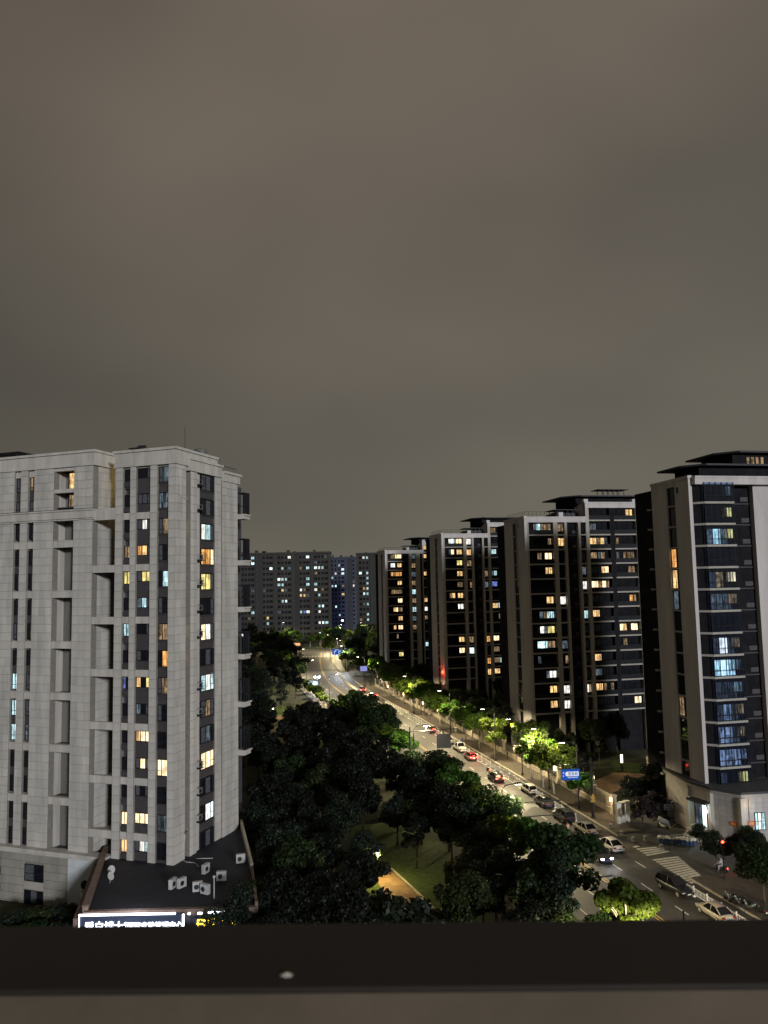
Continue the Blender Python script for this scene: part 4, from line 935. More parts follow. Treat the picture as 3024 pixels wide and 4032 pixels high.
proto('shrub', (81, 82), ('shrub', 1.5, 1.0, 1.0), 2600, L_GREY, .3, .05, size=(.12, .24))
proto('shrubg', (91,), ('shrub', 1.5, 1.0, 1.0), 2600, L_MID, .3, .05, size=(.12, .24))
tr_r = random.Random(99)
def tree(kind, x, y, s=1.0, label=None, group=None, z=0.0, sz=None, nm='tree', cat='tree', v=None):
    p = PROTO[kind][v if v is not None else tr_r.randrange(len(PROTO[kind]))]
    o = thing(nm, label, cat, (x, y, z), tr_r.uniform(0, 6.28), group); o.scale = (s, s, sz or s * tr_r.uniform(.92, 1.1))
    link('crown', p[0], o); link('trunk', p[1], o)
    return o
# the unlit park between the pale tower and the road ----------------------------------------
def left_kerb_x(y): return cl(y, -9.9)[0].x
def right_edge_x(y): return cl(y, 14.2)[0].x
placed = []
def ok(x, y, d):
    for a, b in placed:
        if (a - x) ** 2 + (b - y) ** 2 < d * d: return False
    placed.append((x, y)); return True
def px_of(x, y, z):
    d = Vector((x, y, z)) - CPOS; k = FOC / d.dot(fw); return 1512 + k * d.dot(rt), 2016 - k * d.dot(up)
PARK_LB = {'dark': 'dark leafy tree standing in the unlit park', 'oval': 'tall narrow dark tree standing in the unlit park', 'grey': 'rounded grey green tree in the park near the podium', 'mid': 'dark green broad tree in the unlit park', 'cone': 'pointed conifer like tree by the lit park lawn', 'olive': 'thin olive leaved tree by the park lawn'}
n_try = 0
pr_ = random.Random(5)
while n_try < 9000:
    n_try += 1
    y = pr_.uniform(74, 300); xr = left_kerb_x(y) - 5.5
    xl = -11.0 - (y - 72) * .25 if y < 100 else (-18 if y < 110 else -8 - (y - 100) * .36)
    xl = max(xl, -95)
    if xr - xl < 1: continue
    x = pr_.uniform(xl, xr)
    u, v = px_of(x, y, 0); ut, vt = px_of(x, y, 8)
    if ut < 880 and y > 98: continue
    # keep the lit lawn and its path open to view, and other clearings
    if 1440 < u < 1830 and y < 108: continue
    if 1395 < u < 1640 and 3200 < v < 3420: continue
    if 1030 < u < 1180 and 2750 < v < 2900: continue
    if 1215 < u < 1290 and 2960 < v < 3110: continue
    kind = pr_.choices(['dark', 'oval', 'grey', 'mid'], [5, 2, 2.5 if y < 125 else .4, 1])[0]
    hgt = 8.4 * (pr_.uniform(.72, .95) if y < 120 else pr_.uniform(.85, 1.15))
    # trees must not hide the bright far stretch of road
    if 1180 < u < 1480 and y < 260:
        lim = CAM_H - y * (2745 - 2300) / FOC
        hgt = min(hgt, lim - .5)
        if hgt < 4: continue
    if not ok(x, y, 4.9 if y < 150 else 6.6): continue
    zone = ('beside the shop podium' if u < 1250 and y < 112 else 'near the lit lawn' if y < 128 and u < 1900 else 'close to the park side kerb' if x > xr - 9 and y < 210 else 'behind the foot of the pale tower' if u < 1130 and y < 175 else 'in the middle of the park' if y < 190 else 'near the round lit lawn' if u < 1180 and y < 240 else 'towards the far junction')
    tree(kind, x, y, hgt / 8.6, {'dark': 'dark leafy tree ', 'oval': 'tall narrow dark tree ', 'grey': 'rounded grey green tree ', 'mid': 'broad dark green tree '}[kind] + zone, 'trees in the unlit park', sz=hgt / 8.6)
# trees near the clearings
for u, v, k, s in [(1640, 3420, 'oval', .8), (1430, 3300, 'dark', .9), (1385, 3220, 'mid', .8), (1565, 3330, 'grey', .85), (1660, 3300, 'dark', .9), (1780, 3400, 'dark', .85), (1800, 3560, 'olive', .7)]:
    p = G(u, v); tree(k, p.x, p.y, s, {'oval': 'narrow dark tree with pale trunk beside the lit lawn', 'dark': 'broad dark tree behind the lit lawn', 'mid': 'mid green tree behind the lit lawn', 'grey': 'grey green tree behind the lit lawn', 'olive': 'thin olive leaved tree by the park lawn'}[k], 'trees round the lit lawn')
for u, v, s in [(1575, 3720, 1.9), (1505, 3690, 1.5), (1640, 3800, 1.6), (1430, 3700, 1.3), (1700, 3790, 1.1)]:
    p = G(u, v); tree('shrub' if s > .85 else 'shrubg', p.x, p.y, s * 1.3, 'low leafy shrub in front of the brown park path', 'shrubs in front of the park path', nm='shrub', cat='shrub')
p = G(1410, 3700); tree('olive', p.x, p.y, .75, 'thin reddish brown twiggy tree in front of the park path')
# grey-green trees along the bottom, nearest the ledge
for u, v, k, s in [(830, 3870, 'grey', .85), (960, 3830, 'grey', .95), (770, 3900, 'mid', .6), (1000, 3760, 'mid', .8), (1120, 3800, 'dark', .9), (1240, 3780, 'dark', .9), (1340, 3790, 'dark', .85), (1080, 3560, 'grey', 1.05), (1160, 3620, 'mid', .95), (1010, 3420, 'grey', 1.1), (1060, 3330, 'dark', 1.1), (1150, 3480, 'grey', 1.0)]:
    p = G(u, v); tree(k, p.x, p.y, s, {'grey': 'rounded grey green tree standing beside the shop podium', 'mid': 'broad green tree standing beside the shop podium', 'dark': 'dark tree at the near edge of the park'}[k], 'trees beside the shop podium')
# bushes in front of the left podium
for u, v, s, k in [(60, 3660, 1.3, 'shrub'), (150, 3650, 1.4, 'shrubg'), (220, 3640, 1.4, 'shrub'), (285, 3630, 1.2, 'shrub'), (110, 3700, 1.5, 'shrubg'), (20, 3700, 1.2, 'shrubg'), (330, 3690, 1.0, 'shrub'), (240, 3690, 1.4, 'shrub')]:
    p = G(u, v); tree(k, p.x, p.y, s * .68, 'bushy green shrub in front of the left podium shops', 'shrubs in front of the left podium', nm='shrub', cat='shrub')
# left kerb row -------------------------------------------------------------------------------
y = 85.0; i = 0
while y < 300:
    p, _ = cl(y, -11.3 + pr_.uniform(-.4, .4)); h = pr_.uniform(1.1, 1.34)
    far_clear = 205 < y < 285
    if 126 < y < 146: h *= .62
    if far_clear: h *= .45
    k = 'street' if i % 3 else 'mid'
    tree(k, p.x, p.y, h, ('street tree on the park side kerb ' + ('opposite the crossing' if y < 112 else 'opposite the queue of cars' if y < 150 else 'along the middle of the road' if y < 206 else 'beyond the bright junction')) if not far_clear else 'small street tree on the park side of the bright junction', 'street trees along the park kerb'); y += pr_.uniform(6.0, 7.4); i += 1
for y_, o_, k, s in [(84, -14.5, 'cone', 1.0), (92, -15.5, 'grey', .9), (99, -15, 'grey', 1.0), (106, -15.2, 'grey', 1.0), (112, -15, 'dark', 1.0), (77, -17, 'mid', .8), (88, -19.5, 'dark', .8)]:
    p, _ = cl(y_, o_); tree(k, p.x, p.y, s, {'cone': 'tall pointed grey green conifer near the road edge', 'grey': 'dense grey green tree behind the kerb trees', 'dark': 'dense dark tree behind the kerb trees', 'mid': 'dense mid green tree behind the kerb trees'}[k], 'dense trees behind the kerb row')
for u, v, k, s, lb in [(2215, 3790, 'cone', 1.1, 'bushy pointed pale green tree beside the near traffic mast'), (2135, 3740, 'mid', .95, 'broad green tree beside the bushy pointed tree'), (2400, 3800, 'mid', .62, 'small green tree beside the bright yellow green tree'), (2560, 3960, 'street', .85, 'second bright yellow green tree at the road edge')]:
    p = G(u, v); tree(k, p.x, p.y, s, lb)
# right pavement row ---------------------------------------------------------------------------
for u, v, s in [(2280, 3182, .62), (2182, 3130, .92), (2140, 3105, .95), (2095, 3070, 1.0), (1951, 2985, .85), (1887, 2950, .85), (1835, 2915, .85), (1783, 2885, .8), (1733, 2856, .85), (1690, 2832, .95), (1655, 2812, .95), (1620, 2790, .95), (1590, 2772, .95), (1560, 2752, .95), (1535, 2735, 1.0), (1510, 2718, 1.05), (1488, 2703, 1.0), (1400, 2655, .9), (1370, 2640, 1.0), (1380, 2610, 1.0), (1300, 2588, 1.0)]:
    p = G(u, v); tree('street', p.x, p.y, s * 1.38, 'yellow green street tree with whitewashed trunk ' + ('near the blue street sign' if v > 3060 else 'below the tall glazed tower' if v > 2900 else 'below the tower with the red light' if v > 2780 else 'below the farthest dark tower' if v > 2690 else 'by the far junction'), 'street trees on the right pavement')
# gardens between the wall and the dark towers
gr_ = random.Random(21); n_try = 0
while n_try < 5000:
    n_try += 1
    y = gr_.uniform(128, 330); x = right_edge_x(y) + gr_.uniform(2.2, 24)
    if px_of(x, y, 5)[0] > 2680: continue
    bad = False
    for (ox, oy, rot, ww) in ((29.9, 164, R(12), 34), (16.4, 222, R(13), 33), (0, 274, R(14), 26), (44.9, 112.6, R(11.5), 24)):
        dx, dy = x - ox, y - oy; lx = dx * math.cos(rot) + dy * math.sin(rot); ly = -dx * math.sin(rot) + dy * math.cos(rot)
        if -1.8 < lx < ww and -2.2 < ly < 20: bad = True
    u, v = px_of(x, y, 0)
    if bad or (2400 < u < 2700 and 2990 < v < 3300) or (2330 < u < 2560 and 3020 < v < 3170): continue
    h = gr_.uniform(.7, 1.05) * (1.0 if y > 150 else .9)
    if not ok(x, y, 5.8): continue
    k = gr_.choice(['dark', 'dark', 'oval', 'mid']); tree(k, x, y, h, {'dark': 'dark tree in the garden below the dark towers', 'oval': 'narrow dark tree in the garden below the dark towers', 'mid': 'broad green tree in the garden below the dark towers'}[k], 'garden trees below the dark towers')
for u, v, s, k in [(2530, 3265, .75, 'plum'), (2575, 3235, .8, 'plum'), (2600, 3190, .9, 'dark'), (2500, 3200, .7, 'dark')]:
    p = G(u, v); tree(k, p.x, p.y, s, 'black plum coloured tree beside the end of the garden wall' if k == 'plum' else 'dark tree behind the forecourt gate wall', 'trees by the forecourt')
# trees and bushes at the forecourt and on the near right pavement
for u, v, s, k, lb in [(2820, 3420, .62, 'grey', 'small leafy tree beside the traffic light'), (2905, 3420, .75, 'plum', 'plum coloured tree in front of the podium window'), (2985, 3460, .75, 'grey', 'grey green tree at the podium corner'), (2760, 3345, .45, 'grey', 'low tree at the edge of the forecourt'),
                      (3010, 3560, .8, 'mid', 'leafy tree behind the parked scooters'), (2960, 3380, .5, 'mid', 'small green tree under the lit podium window')]:
    p = G(u, v); tree(k, p.x, p.y, s, lb)
p, _ = cl(73.5, -6.2); q_ = G(2478, 3850); tree('street', q_.x, q_.y, 1.12, 'bright yellow green tree lit from below at the road edge', v=0)
# far side: trees around and beyond the junction
fr_ = random.Random(31); n_try = 0
while n_try < 1500:
    n_try += 1
    y = fr_.uniform(300, 480); x = fr_.uniform(-95, 30)
    c, _ = cl(min(y, 431), 0)
    if abs(x - c.x) < (13 if y < 424 else -1): continue
    if 419 < y < 450: continue
    if x > c.x and y < 330: continue
    if px_of(x, y, 8)[0] < 900 or not ok(x, y, 8.5): continue
    k = fr_.choice(['dark', 'street', 'mid', 'oval', 'street']); tree(k, x, y, fr_.uniform(1.0, 1.5), 'distant tree round the far junction' if k != 'street' else 'distant pale green tree round the far junction', 'distant trees round the junction')

# ------------------------------------------------------------------ garden wall with pillars and lanterns
WALLM = mat('wall_render', (.34, .30, .24), .85, .22, 1.2, streak=True)
GW = thing('garden_wall', 'long low pale wall with pillars and railing panels along the right pavement', 'wall')
RAILP = mat('wall_railing', (.07, .068, .065), .6, .2)
ys_ = [120.0 + 6.2 * i for i in range(26)]
pil_pos = []
for i, y in enumerate(ys_):
    p, h = cl(y, 14.4); pil_pos.append((p, h))
    q = MB(); q.box(-.35, .35, -.35, .35, 0, 2.9).box(-.45, .45, -.45, .45, 2.9, 3.08).box(-.42, .42, -.42, .42, 0, .35); q.build('pillar', WALLM, GW, p, h)
    if i + 1 < len(ys_):
        a, _ = cl(y + .45, 14.4); b, _ = cl(ys_[i + 1] - .45, 14.4); d = b - a; L_ = d.length; rz = math.atan2(d.y, d.x)
        q = MB(); q.box(0, L_, -.16, .16, 0, .85).box(0, L_, -.22, .22, .85, .97); q.build('plinth', WALLM, GW, a, rz)
        q = MB()
        if i in (0, 8):
            q.box(0, L_, -.06, .06, .97, 2.75).box(0, L_, -.12, .12, 2.75, 2.9).box(L_ * .4, L_ * .6, .06, .10, 1.7, 2.3); q.build('wall_panel', mat('wall_panel', (.2, .185, .16), .85, .15, 1.5), GW, a, rz)
        else:
            for k in range(int(L_ / .16)): q.box(.08 + k * .16, .11 + k * .16, -.012, .012, .97, 2.45)
            q.box(0, L_, -.02, .02, 2.4, 2.46).box(0, L_, -.02, .02, 1.1, 1.15); q.build('railing_panel', RAILP, GW, a, rz)
for k in range(3):
    p = G(2436 + k * 17, 3246 - k * 6); q = MB(); q.box(-.3, .3, -.3, .3, 0, 2.9).box(-.4, .4, -.4, .4, 2.9, 3.05); q.build('gate_pillar', mat('white_pillar', (.55, .54, .5), .8, .12, 1), GW, p, R(12))
LANT = emit('lantern_glow', (1.0, .72, .40), 9.0)
def wall_lantern(i, label, power=160):
    p, h = pil_pos[i]; n = Vector((-math.cos(h), -math.sin(h), 0)) * .48
    t = thing('wall_lantern', label, 'lantern', p + n + Vector((0, 0, 2.1)), h, 'lanterns on the garden wall pillars')
    q = MB(); q.lathe([(.05, 0), (.13, .05), (.13, .6), (.05, .65)], 10); q.build('shade', LANT, t, smooth=True)
    q = MB(); q.box(-.14, .14, -.14, .14, .65, .72).box(-.14, .14, -.14, .14, -.05, 0).box(.02, .3, -.03, .03, .66, .7); q.build('bracket', METALD, t)
    lamp(t, (-.5, 0, .3), power, (1.0, .68, .34), .15)
for i in (0, 4, 6, 8, 10, 12, 14, 16, 19, 22): wall_lantern(i, 'warm glowing wall lantern on a garden wall pillar', 190)
# twin tube lights in the garden
def tube_light(u, v, label, h=2.6, pw=90, z=0.05):
    p = G(u, v); t = thing('garden_light', label, 'garden light', (p.x, p.y, z), 0, 'twin tube lights in the gardens')
    q = MB(); q.box(-.22, -.06, -.06, .06, 0, h * .5).box(.06, .22, -.06, .06, 0, h * .48); q.build('post', METALD, t)
    q = MB(); q.box(-.2, -.08, -.05, .05, h * .5, h); q.build('light_tube', emit('tube_glow', (1, .85, .55), 4.5), t); q = MB(); q.box(.08, .2, -.05, .05, h * .48, h); q.build('light_tube', MATS['tube_glow'], t)
    lamp(t, (0, -.4, h * .8), pw, (1, .84, .45), .15)
tube_light(2450, 3040, 'tall twin tube light on the lit garden lawn', 3.0, 90, .25); tube_light(2338, 3125, 'twin tube light behind the garden wall near the gantry sign', 3.4, 50)
tube_light(2050, 2985, 'dim twin tube light behind the garden wall', 3.0, 10); tube_light(1752, 2832, 'twin tube light among the garden trees far along the wall', 3.0, 80)

# ------------------------------------------------------------------ street lamps
LHEAD = emit('lamp_head_glow', (1.0, .90, .70), 26.0); LHEADC = emit('lamp_head_cool', (.85, .93, 1.0), 26.0)
def street_lamp(x, y, h, arm, rz, power, label, group, cool=False, spot=171):
    t = thing('street_lamp', label, 'street lamp', (x, y, 0), rz, group)
    q = MB(); q.tube([(0, 0, 0), (0, 0, h * .5), (0, 0, h - .6), (.25 * arm, 0, h - .05), (arm, 0, h + .1)], [.13, .10, .08, .06, .05], 8).lathe([(.22, 0), (.22, .5), (.13, .6)], 8); q.build('pole', METALD, t)
    q = MB(); q.box(arm - .1, arm + .75, -.18, .18, h - .02, h + .18); bev(q.build('lamp_head', METALD, t), .03)
    q = MB(); q.box(arm - .05, arm + .70, -.15, .15, h - .05, h - .022); q.build('lens', LHEADC if cool else LHEAD, t)
    lamp(t, (arm + .3, 0, h - .15), power, (.86, .93, 1.0) if cool else (1.0, .83, .48), .12, 'SPOT', spot, (0, 0, -1)).data.spot_blend = .25
    return t
for y, pw, hh, cool in [(104, 5200, 9.8, 0), (146, 8000, 9.8, 0), (190, 15000, 9.8, 0), (232, 38000, 9.6, 0), (276, 15000, 9.6, 0), (322, 12000, 9.6, 0)]:
    p, h = cl(y, -10.35); street_lamp(p.x, p.y, hh + .6, 1.9, h, pw, 'tall arm street lamp on the park kerb, among the kerb trees', 'street lamps on the park kerb', cool)
street_lamp(20.4, 64.6, 8.3, 1.0, .9, 30000, 'street lamp hidden at the bright yellow green tree', None)
for y, pw, o in [(124, 3200, 10.6), (146, 8000, 10.6), (276, 8000, 10.6), (328, 8000, 10.6), (158, 9000, 10.2), (186, 9000, 10.2), (216, 9000, 10.2), (372, 10000, 10.6)]:  # the nearer lamps of this row are added to brighten the street trees
    p, h = cl(y, o); street_lamp(p.x, p.y, 10.6, 2.2, h + math.pi, pw * 1.3, 'arm street lamp on the right pavement, nearer ones added to brighten the trees', 'street lamps on the right pavement', y == 328)
p, h = cl(136, 11.2); street_lamp(p.x, p.y, 10.6, 2.2, h + math.pi, 17000, 'added arm street lamp that brightens the big yellow green street tree', None)  # added lamp, there only to brighten the crown beside it
for u, v, z in [(1115, 2450, 11), (1118, 2512, 8), (1343, 2460, 11), (1420, 2453, 12), (1338, 2522, 7.5), (1605, 2652, 7), (1470, 2600, 9.0), (1290, 2500, 9)]:
    d = ray(u, v); k = (z - CAM_H) / d.z; P = CPOS + d * k
    if P.y > 470: k = 470 / d.y; P = CPOS + d * k
    street_lamp(P.x - 1.2, P.y, max(P.z, 4), 1.0, 0, 14000, 'distant street lamp shining between the far trees', 'distant street lamps')
t = thing('flood_lamp', 'blue white floodlight behind the far treetops', 'lamp', (-33, 585, 0)); q = MB(); q.tube([(0, 0, 0), (0, 0, 9)], .1, 6); q.build('pole', METALD, t); q = MB(); q.box(-.6, .6, -.1, .3, 9, 9.6); q.build('flood_head', LHEADC, t); lamp(t, (0, 3, 9.5), 16000, (.35, .45, 1.0), .5)
# twin floodlights over the junction and the small park lamps
t = thing('flood_lamp', 'twin white floodlights on a pole at the junction', 'lamp', (*G(1250, 2725)[:2], 0)); 
q = MB(); q.tube([(0, 0, 0), (0, 0, 5.4)], .08, 8).tube([(-.7, 0, 5.2), (.7, 0, 5.2)], .05, 6); q.build('pole', METALD, t)
for sx in (-.7, .7):
    q = MB(); q.lathe([(.02, 0), (.3, .1), (.42, .45), (.1, .6)], 10, (sx, 0, 4.75)); q.build('flood_head', LHEADC, t, smooth=True)
lamp(t, (0, -.6, 4.6), 2500, (.85, .93, 1.0), .3)
for u, v, pw, lb in [(1488, 3470, 1500, 'small park lamp with cap beside the brown path'), (1203, 3080, 90, 'small park lamp glowing among the dark trees'), (1075, 2840, 160, 'small park lamp by the round lit lawn'), (955, 2470, 20, 'tiny park lamp near the tower')][:3]:
    p = G(u, v); t = thing('park_lamp', lb, 'park lamp', (p.x, p.y, 0)); H_ = 3.2
    q = MB(); q.tube([(0, 0, 0), (0, 0, H_)], .06, 8); q.build('post', METALD, t)
    q = MB(); q.lathe([(.03, 0), (.13, .06), (.16, .2), (.08, .3)], 10, (0, 0, H_)); q.build('globe', emit('park_globe', (1, .93, .75), 14), t, smooth=True)
    q = MB(); q.lathe([(.4, 0), (.4, .04), (.1, .12)], 12, (0, 0, H_ + .34)); q.build('cap', METALD, t)
    lamp(t, (.25, -.25, H_ - .05), pw, (1, .78, .28), .16)
p = G(1075, 2745); t = thing('park_uplight', 'dim green up light among the conifers', 'park lamp', (p.x, p.y, 0)); q = MB(); q.lathe([(.12, 0), (.15, .2), (.1, .3)], 8); q.build('housing', METALD, t); q = MB(); q.lathe([(.09, .31), (.02, .34)], 8); q.build('lens', MATS['tube_glow'], t); lamp(t, (0, -.6, 1.6), 160, (.85, 1, .45), .2)
for u, v, s in [(950, 2830, 1.0), (1050, 2800, 1.25), (1110, 2790, 1.1), (985, 2800, 1.0)]:
    p = G(u, v); tree('cone', p.x, p.y, s, PARK_LB['cone'], 'conifers by the round lawn')
p = G(1215, 2712); t = thing('kiosk', 'cluster of cool white shop lights below the floodlights', 'kiosk', (p.x + 1.5, p.y, 0))
q = MB(); q.box(-2.2, 2.2, 0, 2.5, 0, 2.9); q.build('wall', DARKWALL, t); q = MB(); q.box(-1.8, 1.8, -.06, -.01, 1.3, 2.5); q.build('light_panel', LIT['C'], t); q = MB(); q.box(-2.4, 2.4, -.6, 2.7, 2.9, 3.05); q.build('roof', ROOFD, t)
lamp(t, (0, -1.2, 2), 500, (.85, .95, 1), .4)
# bright kiosk-like sign boards near the far junction
def lit_board(u, v, y, w_, h_, label, key, txt=None, lh=.5):
    P = AT(u, v, y); t = thing('lit_board', label, 'sign', (P.x, P.y, 0))
    q = MB(); q.box(-.06, .06, .06, .2, 0, P.z); q.build('post', METALD, t)
    q = MB(); q.box(-w_ / 2, w_ / 2, 0, .15, P.z - h_ / 2, P.z + h_ / 2); q.build('board', key, t)
    if txt: text(t, txt, lh, (0, -.02, P.z - h_ * .2), emit('board_text', (.9, .95, 1), 2.2), 'lettering', .01, 90, 'CENTER')
lit_board(1432, 2633, 262, 2.3, 1.6, 'purple white lit display board by the far pavement', emit('board_violet', (.35, .36, .8), .8), 'OPEN'[:0] or None)
lit_board(1169, 2537, 400, 3.4, 1.3, 'orange lit display board beyond the far junction', emit('board_orange', (1, .5, .22), 1.1))
# blue direction sign far away
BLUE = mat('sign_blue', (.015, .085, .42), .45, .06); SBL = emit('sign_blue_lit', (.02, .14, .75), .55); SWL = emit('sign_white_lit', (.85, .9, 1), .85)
P = AT(1327, 2567, 330); t = thing('direction_sign', 'small blue direction sign with white arrows over the far road', 'sign', (P.x, P.y, 0))
q = MB(); q.tube([(3.4, .2, 0), (3.4, .2, P.z + 1.5)], .14, 8).tube([(3.4, .2, P.z + .2), (-1, .2, P.z + .2)], .09, 6); q.build('gantry', METALD, t)
q = MB(); q.box(-2.0, 2.0, -.04, .04, P.z - 1.15, P.z + 1.15); q.build('panel', SBL, t)
for sx in (-1.0, .9):
    q = MB(); q.box(sx - .22, sx + .0, -.07, -.045, P.z - .85, P.z + .25).box(sx - .22, sx + .35, -.07, -.045, P.z + .25, P.z + .45).add([(sx + .35, -.07, P.z + .05), (sx + .35, -.07, P.z + .65), (sx + .75, -.07, P.z + .35)], [(0, 2, 1)]); q.build('arrow', SWL, t)
q = MB(); q.box(-.8, .8, -.07, -.045, P.z + .8, P.z + .98); q.build('lettering', SWL, t)

# gantry with the blue street sign
p = G(2336, 3222); t = thing('gantry_sign', 'blue street name sign with white arrow hung on a tall dark gantry pole', 'sign', (p.x, p.y, .13), R(4))
H_ = 8.9; q = MB(); q.tube([(0, 0, 0), (0, 0, H_)], [.24, .14], 10).lathe([(.4, 0), (.4, .15)], 8); q.build('pole', METALD, t)
q = MB(); q.tube([(.9, 0, 8.2), (-.2, 0, 8.15), (-5.6, 0, 7.85)], .07, 6).tube([(0, 0, 6.6), (-2.0, 0, 6.5)], .07, 6).tube([(-4.0, 0, 7.9), (-4.0, 0, 7.3)], .06, 6); q.build('arm', METALD, t)
q = MB(); q.box(-5.85, -5.55, -.25, .25, 7.2, 7.85); q.build('camera_light', emit('gantry_light', (1, .85, .62), 3), t)
s_ = link('sign_panel', None, t, (-3.25, -.14, 6.55)); q = MB(); q.box(-1.4, 1.4, -.04, .04, -.78, .78); q.build('panel', SBL, s_)
q = MB(); q.add([(-.95, -.06, .12), (-.72, -.06, -.22), (-.72, -.06, .46)], [(0, 1, 2)]).box(-.72, 1.2, -.065, -.05, -.22, .46); q.build('arrow_panel', SWL, s_)
strokes(s_, -.5, -.1, 1.55, .46, 3, mat('sign_ink', (.03, .06, .30), .5), -.067, 14); strokes(s_, -.55, -.50, 1.6, .16, 9, SWL, -.045, 11); strokes(s_, -1.3, .18, .26, .26, 1, SWL, -.045, 12); strokes(s_, -1.3, -.3, .22, .24, 1, SWL, -.045, 13)
q = MB(); q.box(-1.46, 1.46, .04, .07, -.84, .84); q.build('sign_rim', METALD, s_)
for z in (2.9, 2.35):
    q = MB(); q.add([(-.42, -.27, z), (.42, -.27, z), (0, -.27, z + .7)], [(0, 1, 2)]); q.build('warning_triangle', mat('amber_sign', (.45, .26, .03), .5), t)
    q = MB(); q.box(-.05, .05, -.29, -.275, z + .12, z + .4); q.build('warning_mark', METALD, t)

def mast(y, off, h, arm_l, z_arms, label, extra=None, u=None):
    p, hd = cl(y, off); t = thing('traffic_mast', label, 'traffic mast', (p.x, p.y, .1), hd * .3)
    q = MB(); q.tube([(0, 0, 0), (0, 0, h)], [.2, .13], 10).lathe([(.32, 0), (.32, .2)], 8); q.build('pole', METALD, t)
    for z in z_arms: q = MB(); q.tube([(-.9, 0, z - .05), (arm_l, 0, z + .25)], .075, 6); q.build('arm', METALD, t)
    if extra:
        for x, z, w_, hh in extra: q = MB(); q.box(x - w_ / 2, x + w_ / 2, -.1, .1, z - hh / 2, z + hh / 2).box(x - .05, x + .05, -.05, .05, z + hh / 2, z + hh / 2 + .5); bev(q.build('signal_box', METALD, t), .02)
    return t
mast(147, -10.8, 10.0, 9.0, (9.2,), 'dark traffic mast whose long arm carries a big board seen from behind', [(6.2, 7.3, 2.6, 2.6)])
mast(106, -11.4, 8.2, 9.5, (7.4, 5.6), 'dark traffic mast with two arms rising from the kerb trees', [(3.9, 6.3, .5, 1.3)])
mast(86, -10.6, 5.6, 4.6, (5.2,), 'short dark traffic mast with one arm among the near kerb trees')
p = Vector((22.9, 63.2, 0)); t = thing('slim_post', 'slim dark post rising from the near road edge', 'post', p); q = MB(); q.tube([(0, 0, 0), (0, 0, 10.4)], [.11, .07], 8).lathe([(.2, 0), (.2, .4)], 8); q.build('pole', METALD, t)
# traffic light with red lamp
p = G(2852, 3465); t = thing('traffic_light', 'red traffic light beside the small leafy tree', 'traffic light', (p.x, p.y, 0), R(-5))
q = MB(); q.tube([(0, 0, 0), (0, 0, 4.0)], .08, 8).lathe([(.16, 0), (.16, .3)], 8); q.build('pole', METALD, t)
q = MB(); q.box(-.2, .2, -.16, .1, 3.5, 4.75); bev(q.build('housing', METALD, t), .03)
REDL = emit('red_signal', (1, .05, .02), 14)
q = MB(); q.lathe([(.15, 0), (.15, .04)], 12); o = q.build('red_lamp', REDL, t, (0, -.17, 4.5)); o.rotation_euler = (R(90), 0, 0)
lamp(t, (0, -.6, 4.5), 14, (1, .06, .02), .1)
P = AT(1744, 2652, 224); t = thing('warning_light', 'red warning light at the foot of a dark tower', 'lamp', (P.x, P.y, 0)); q = MB(); q.tube([(0, 0, 0), (0, 0, P.z)], .08, 6); q.build('pole', METALD, t)
q = MB(); q.lathe([(.1, 0), (.35, .2), (.35, .6), (.1, .8)], 10, (0, 0, P.z)); q.build('red_lamp', REDL, t, smooth=True); lamp(t, (-.8, -.8, P.z + .4), 260, (1, .06, .03), .2)

# white railing between the traffic lane and the cycle lane
def railing(y0, y1, off, label, lastm=None):
    t = thing('road_railing', label, 'railing'); y = y0
    while y < y1:
        a, h = cl(y, off); b, _ = cl(y + 2.4, off); d = b - a; L_ = d.length; rz = math.atan2(d.y, d.x)
        q = MB(); q.box(-.05, .05, -.05, .05, 0, 1.12).box(-.07, .07, -.07, .07, 1.12, 1.18).box(-.16, .16, -.16, .16, 0, .08); q.build('post', WHITEP, t, a, rz)
        q = MB(); q.box(.05, L_ - .05, -.02, .02, .92, .99).box(.05, L_ - .05, -.02, .02, .22, .28)
        for k in range(9): x = .2 + k * (L_ - .35) / 8.5; q.box(x, x + .05, -.012, .012, .28, .92)
        q.build('rail_panel', WHITEP, t, a, rz); y += 2.4 * .975
    return t
railing(74, 91.5, 7.15, 'white road railing on the near side of the crossing')
railing(119, 235, 7.45, 'long white road railing beside the queue of cars')

# stone bollards and the row of buckets on the forecourt edge
for u, v in ((2405, 3262), (2447, 3290), (2494, 3314), (2542, 3311), (2605, 3345)):
    p = G(u, v); t = thing('stone_bollard', 'squat stone bollard between the garden wall and the crossing', 'bollard', (p.x, p.y, 0), .2, 'stone bollards at the pavement end')
    q = MB(); q.lathe([(.26, 0), (.3, .1), (.3, .55), (.22, .68), (.05, .72)], 12); q.build('block', mat('bollard_stone', (.25, .24, .22), .9, .2), t, smooth=False)
    q = MB(); q.lathe([(.308, 0), (.308, .08)], 12, (0, 0, .42)); q.build('ring', METALD, t)
bk = random.Random(4)
for k in range(11):
    p = G(2600 + k * 13.4, 3318 + k * 1.0 + bk.uniform(-2, 2)); big = k in (0, 2, 7)
    t = thing('flower_bucket', 'blue flower bucket with pale bundle in a row along the forecourt' if not big else 'larger pale topped bucket in the row along the forecourt', 'bucket', (p.x, p.y, 0), bk.uniform(0, 3), 'row of buckets along the forecourt')
    q = MB(); q.lathe([(.17, 0), (.23, .5), (.23, .52)], 10); q.build('bucket', mat('bucket_blue', (.03, .07, .2), .5, .2), t)
    s = .40 if big else .28; q = MB(); q.lathe([(.12, .5), (s, .68), (s * .9, .85), (s * .3, .98)], 9); q.build('bundle', mat('wrapped_bundle', (.6, .57, .5), .8, .35, 6), t, smooth=True)
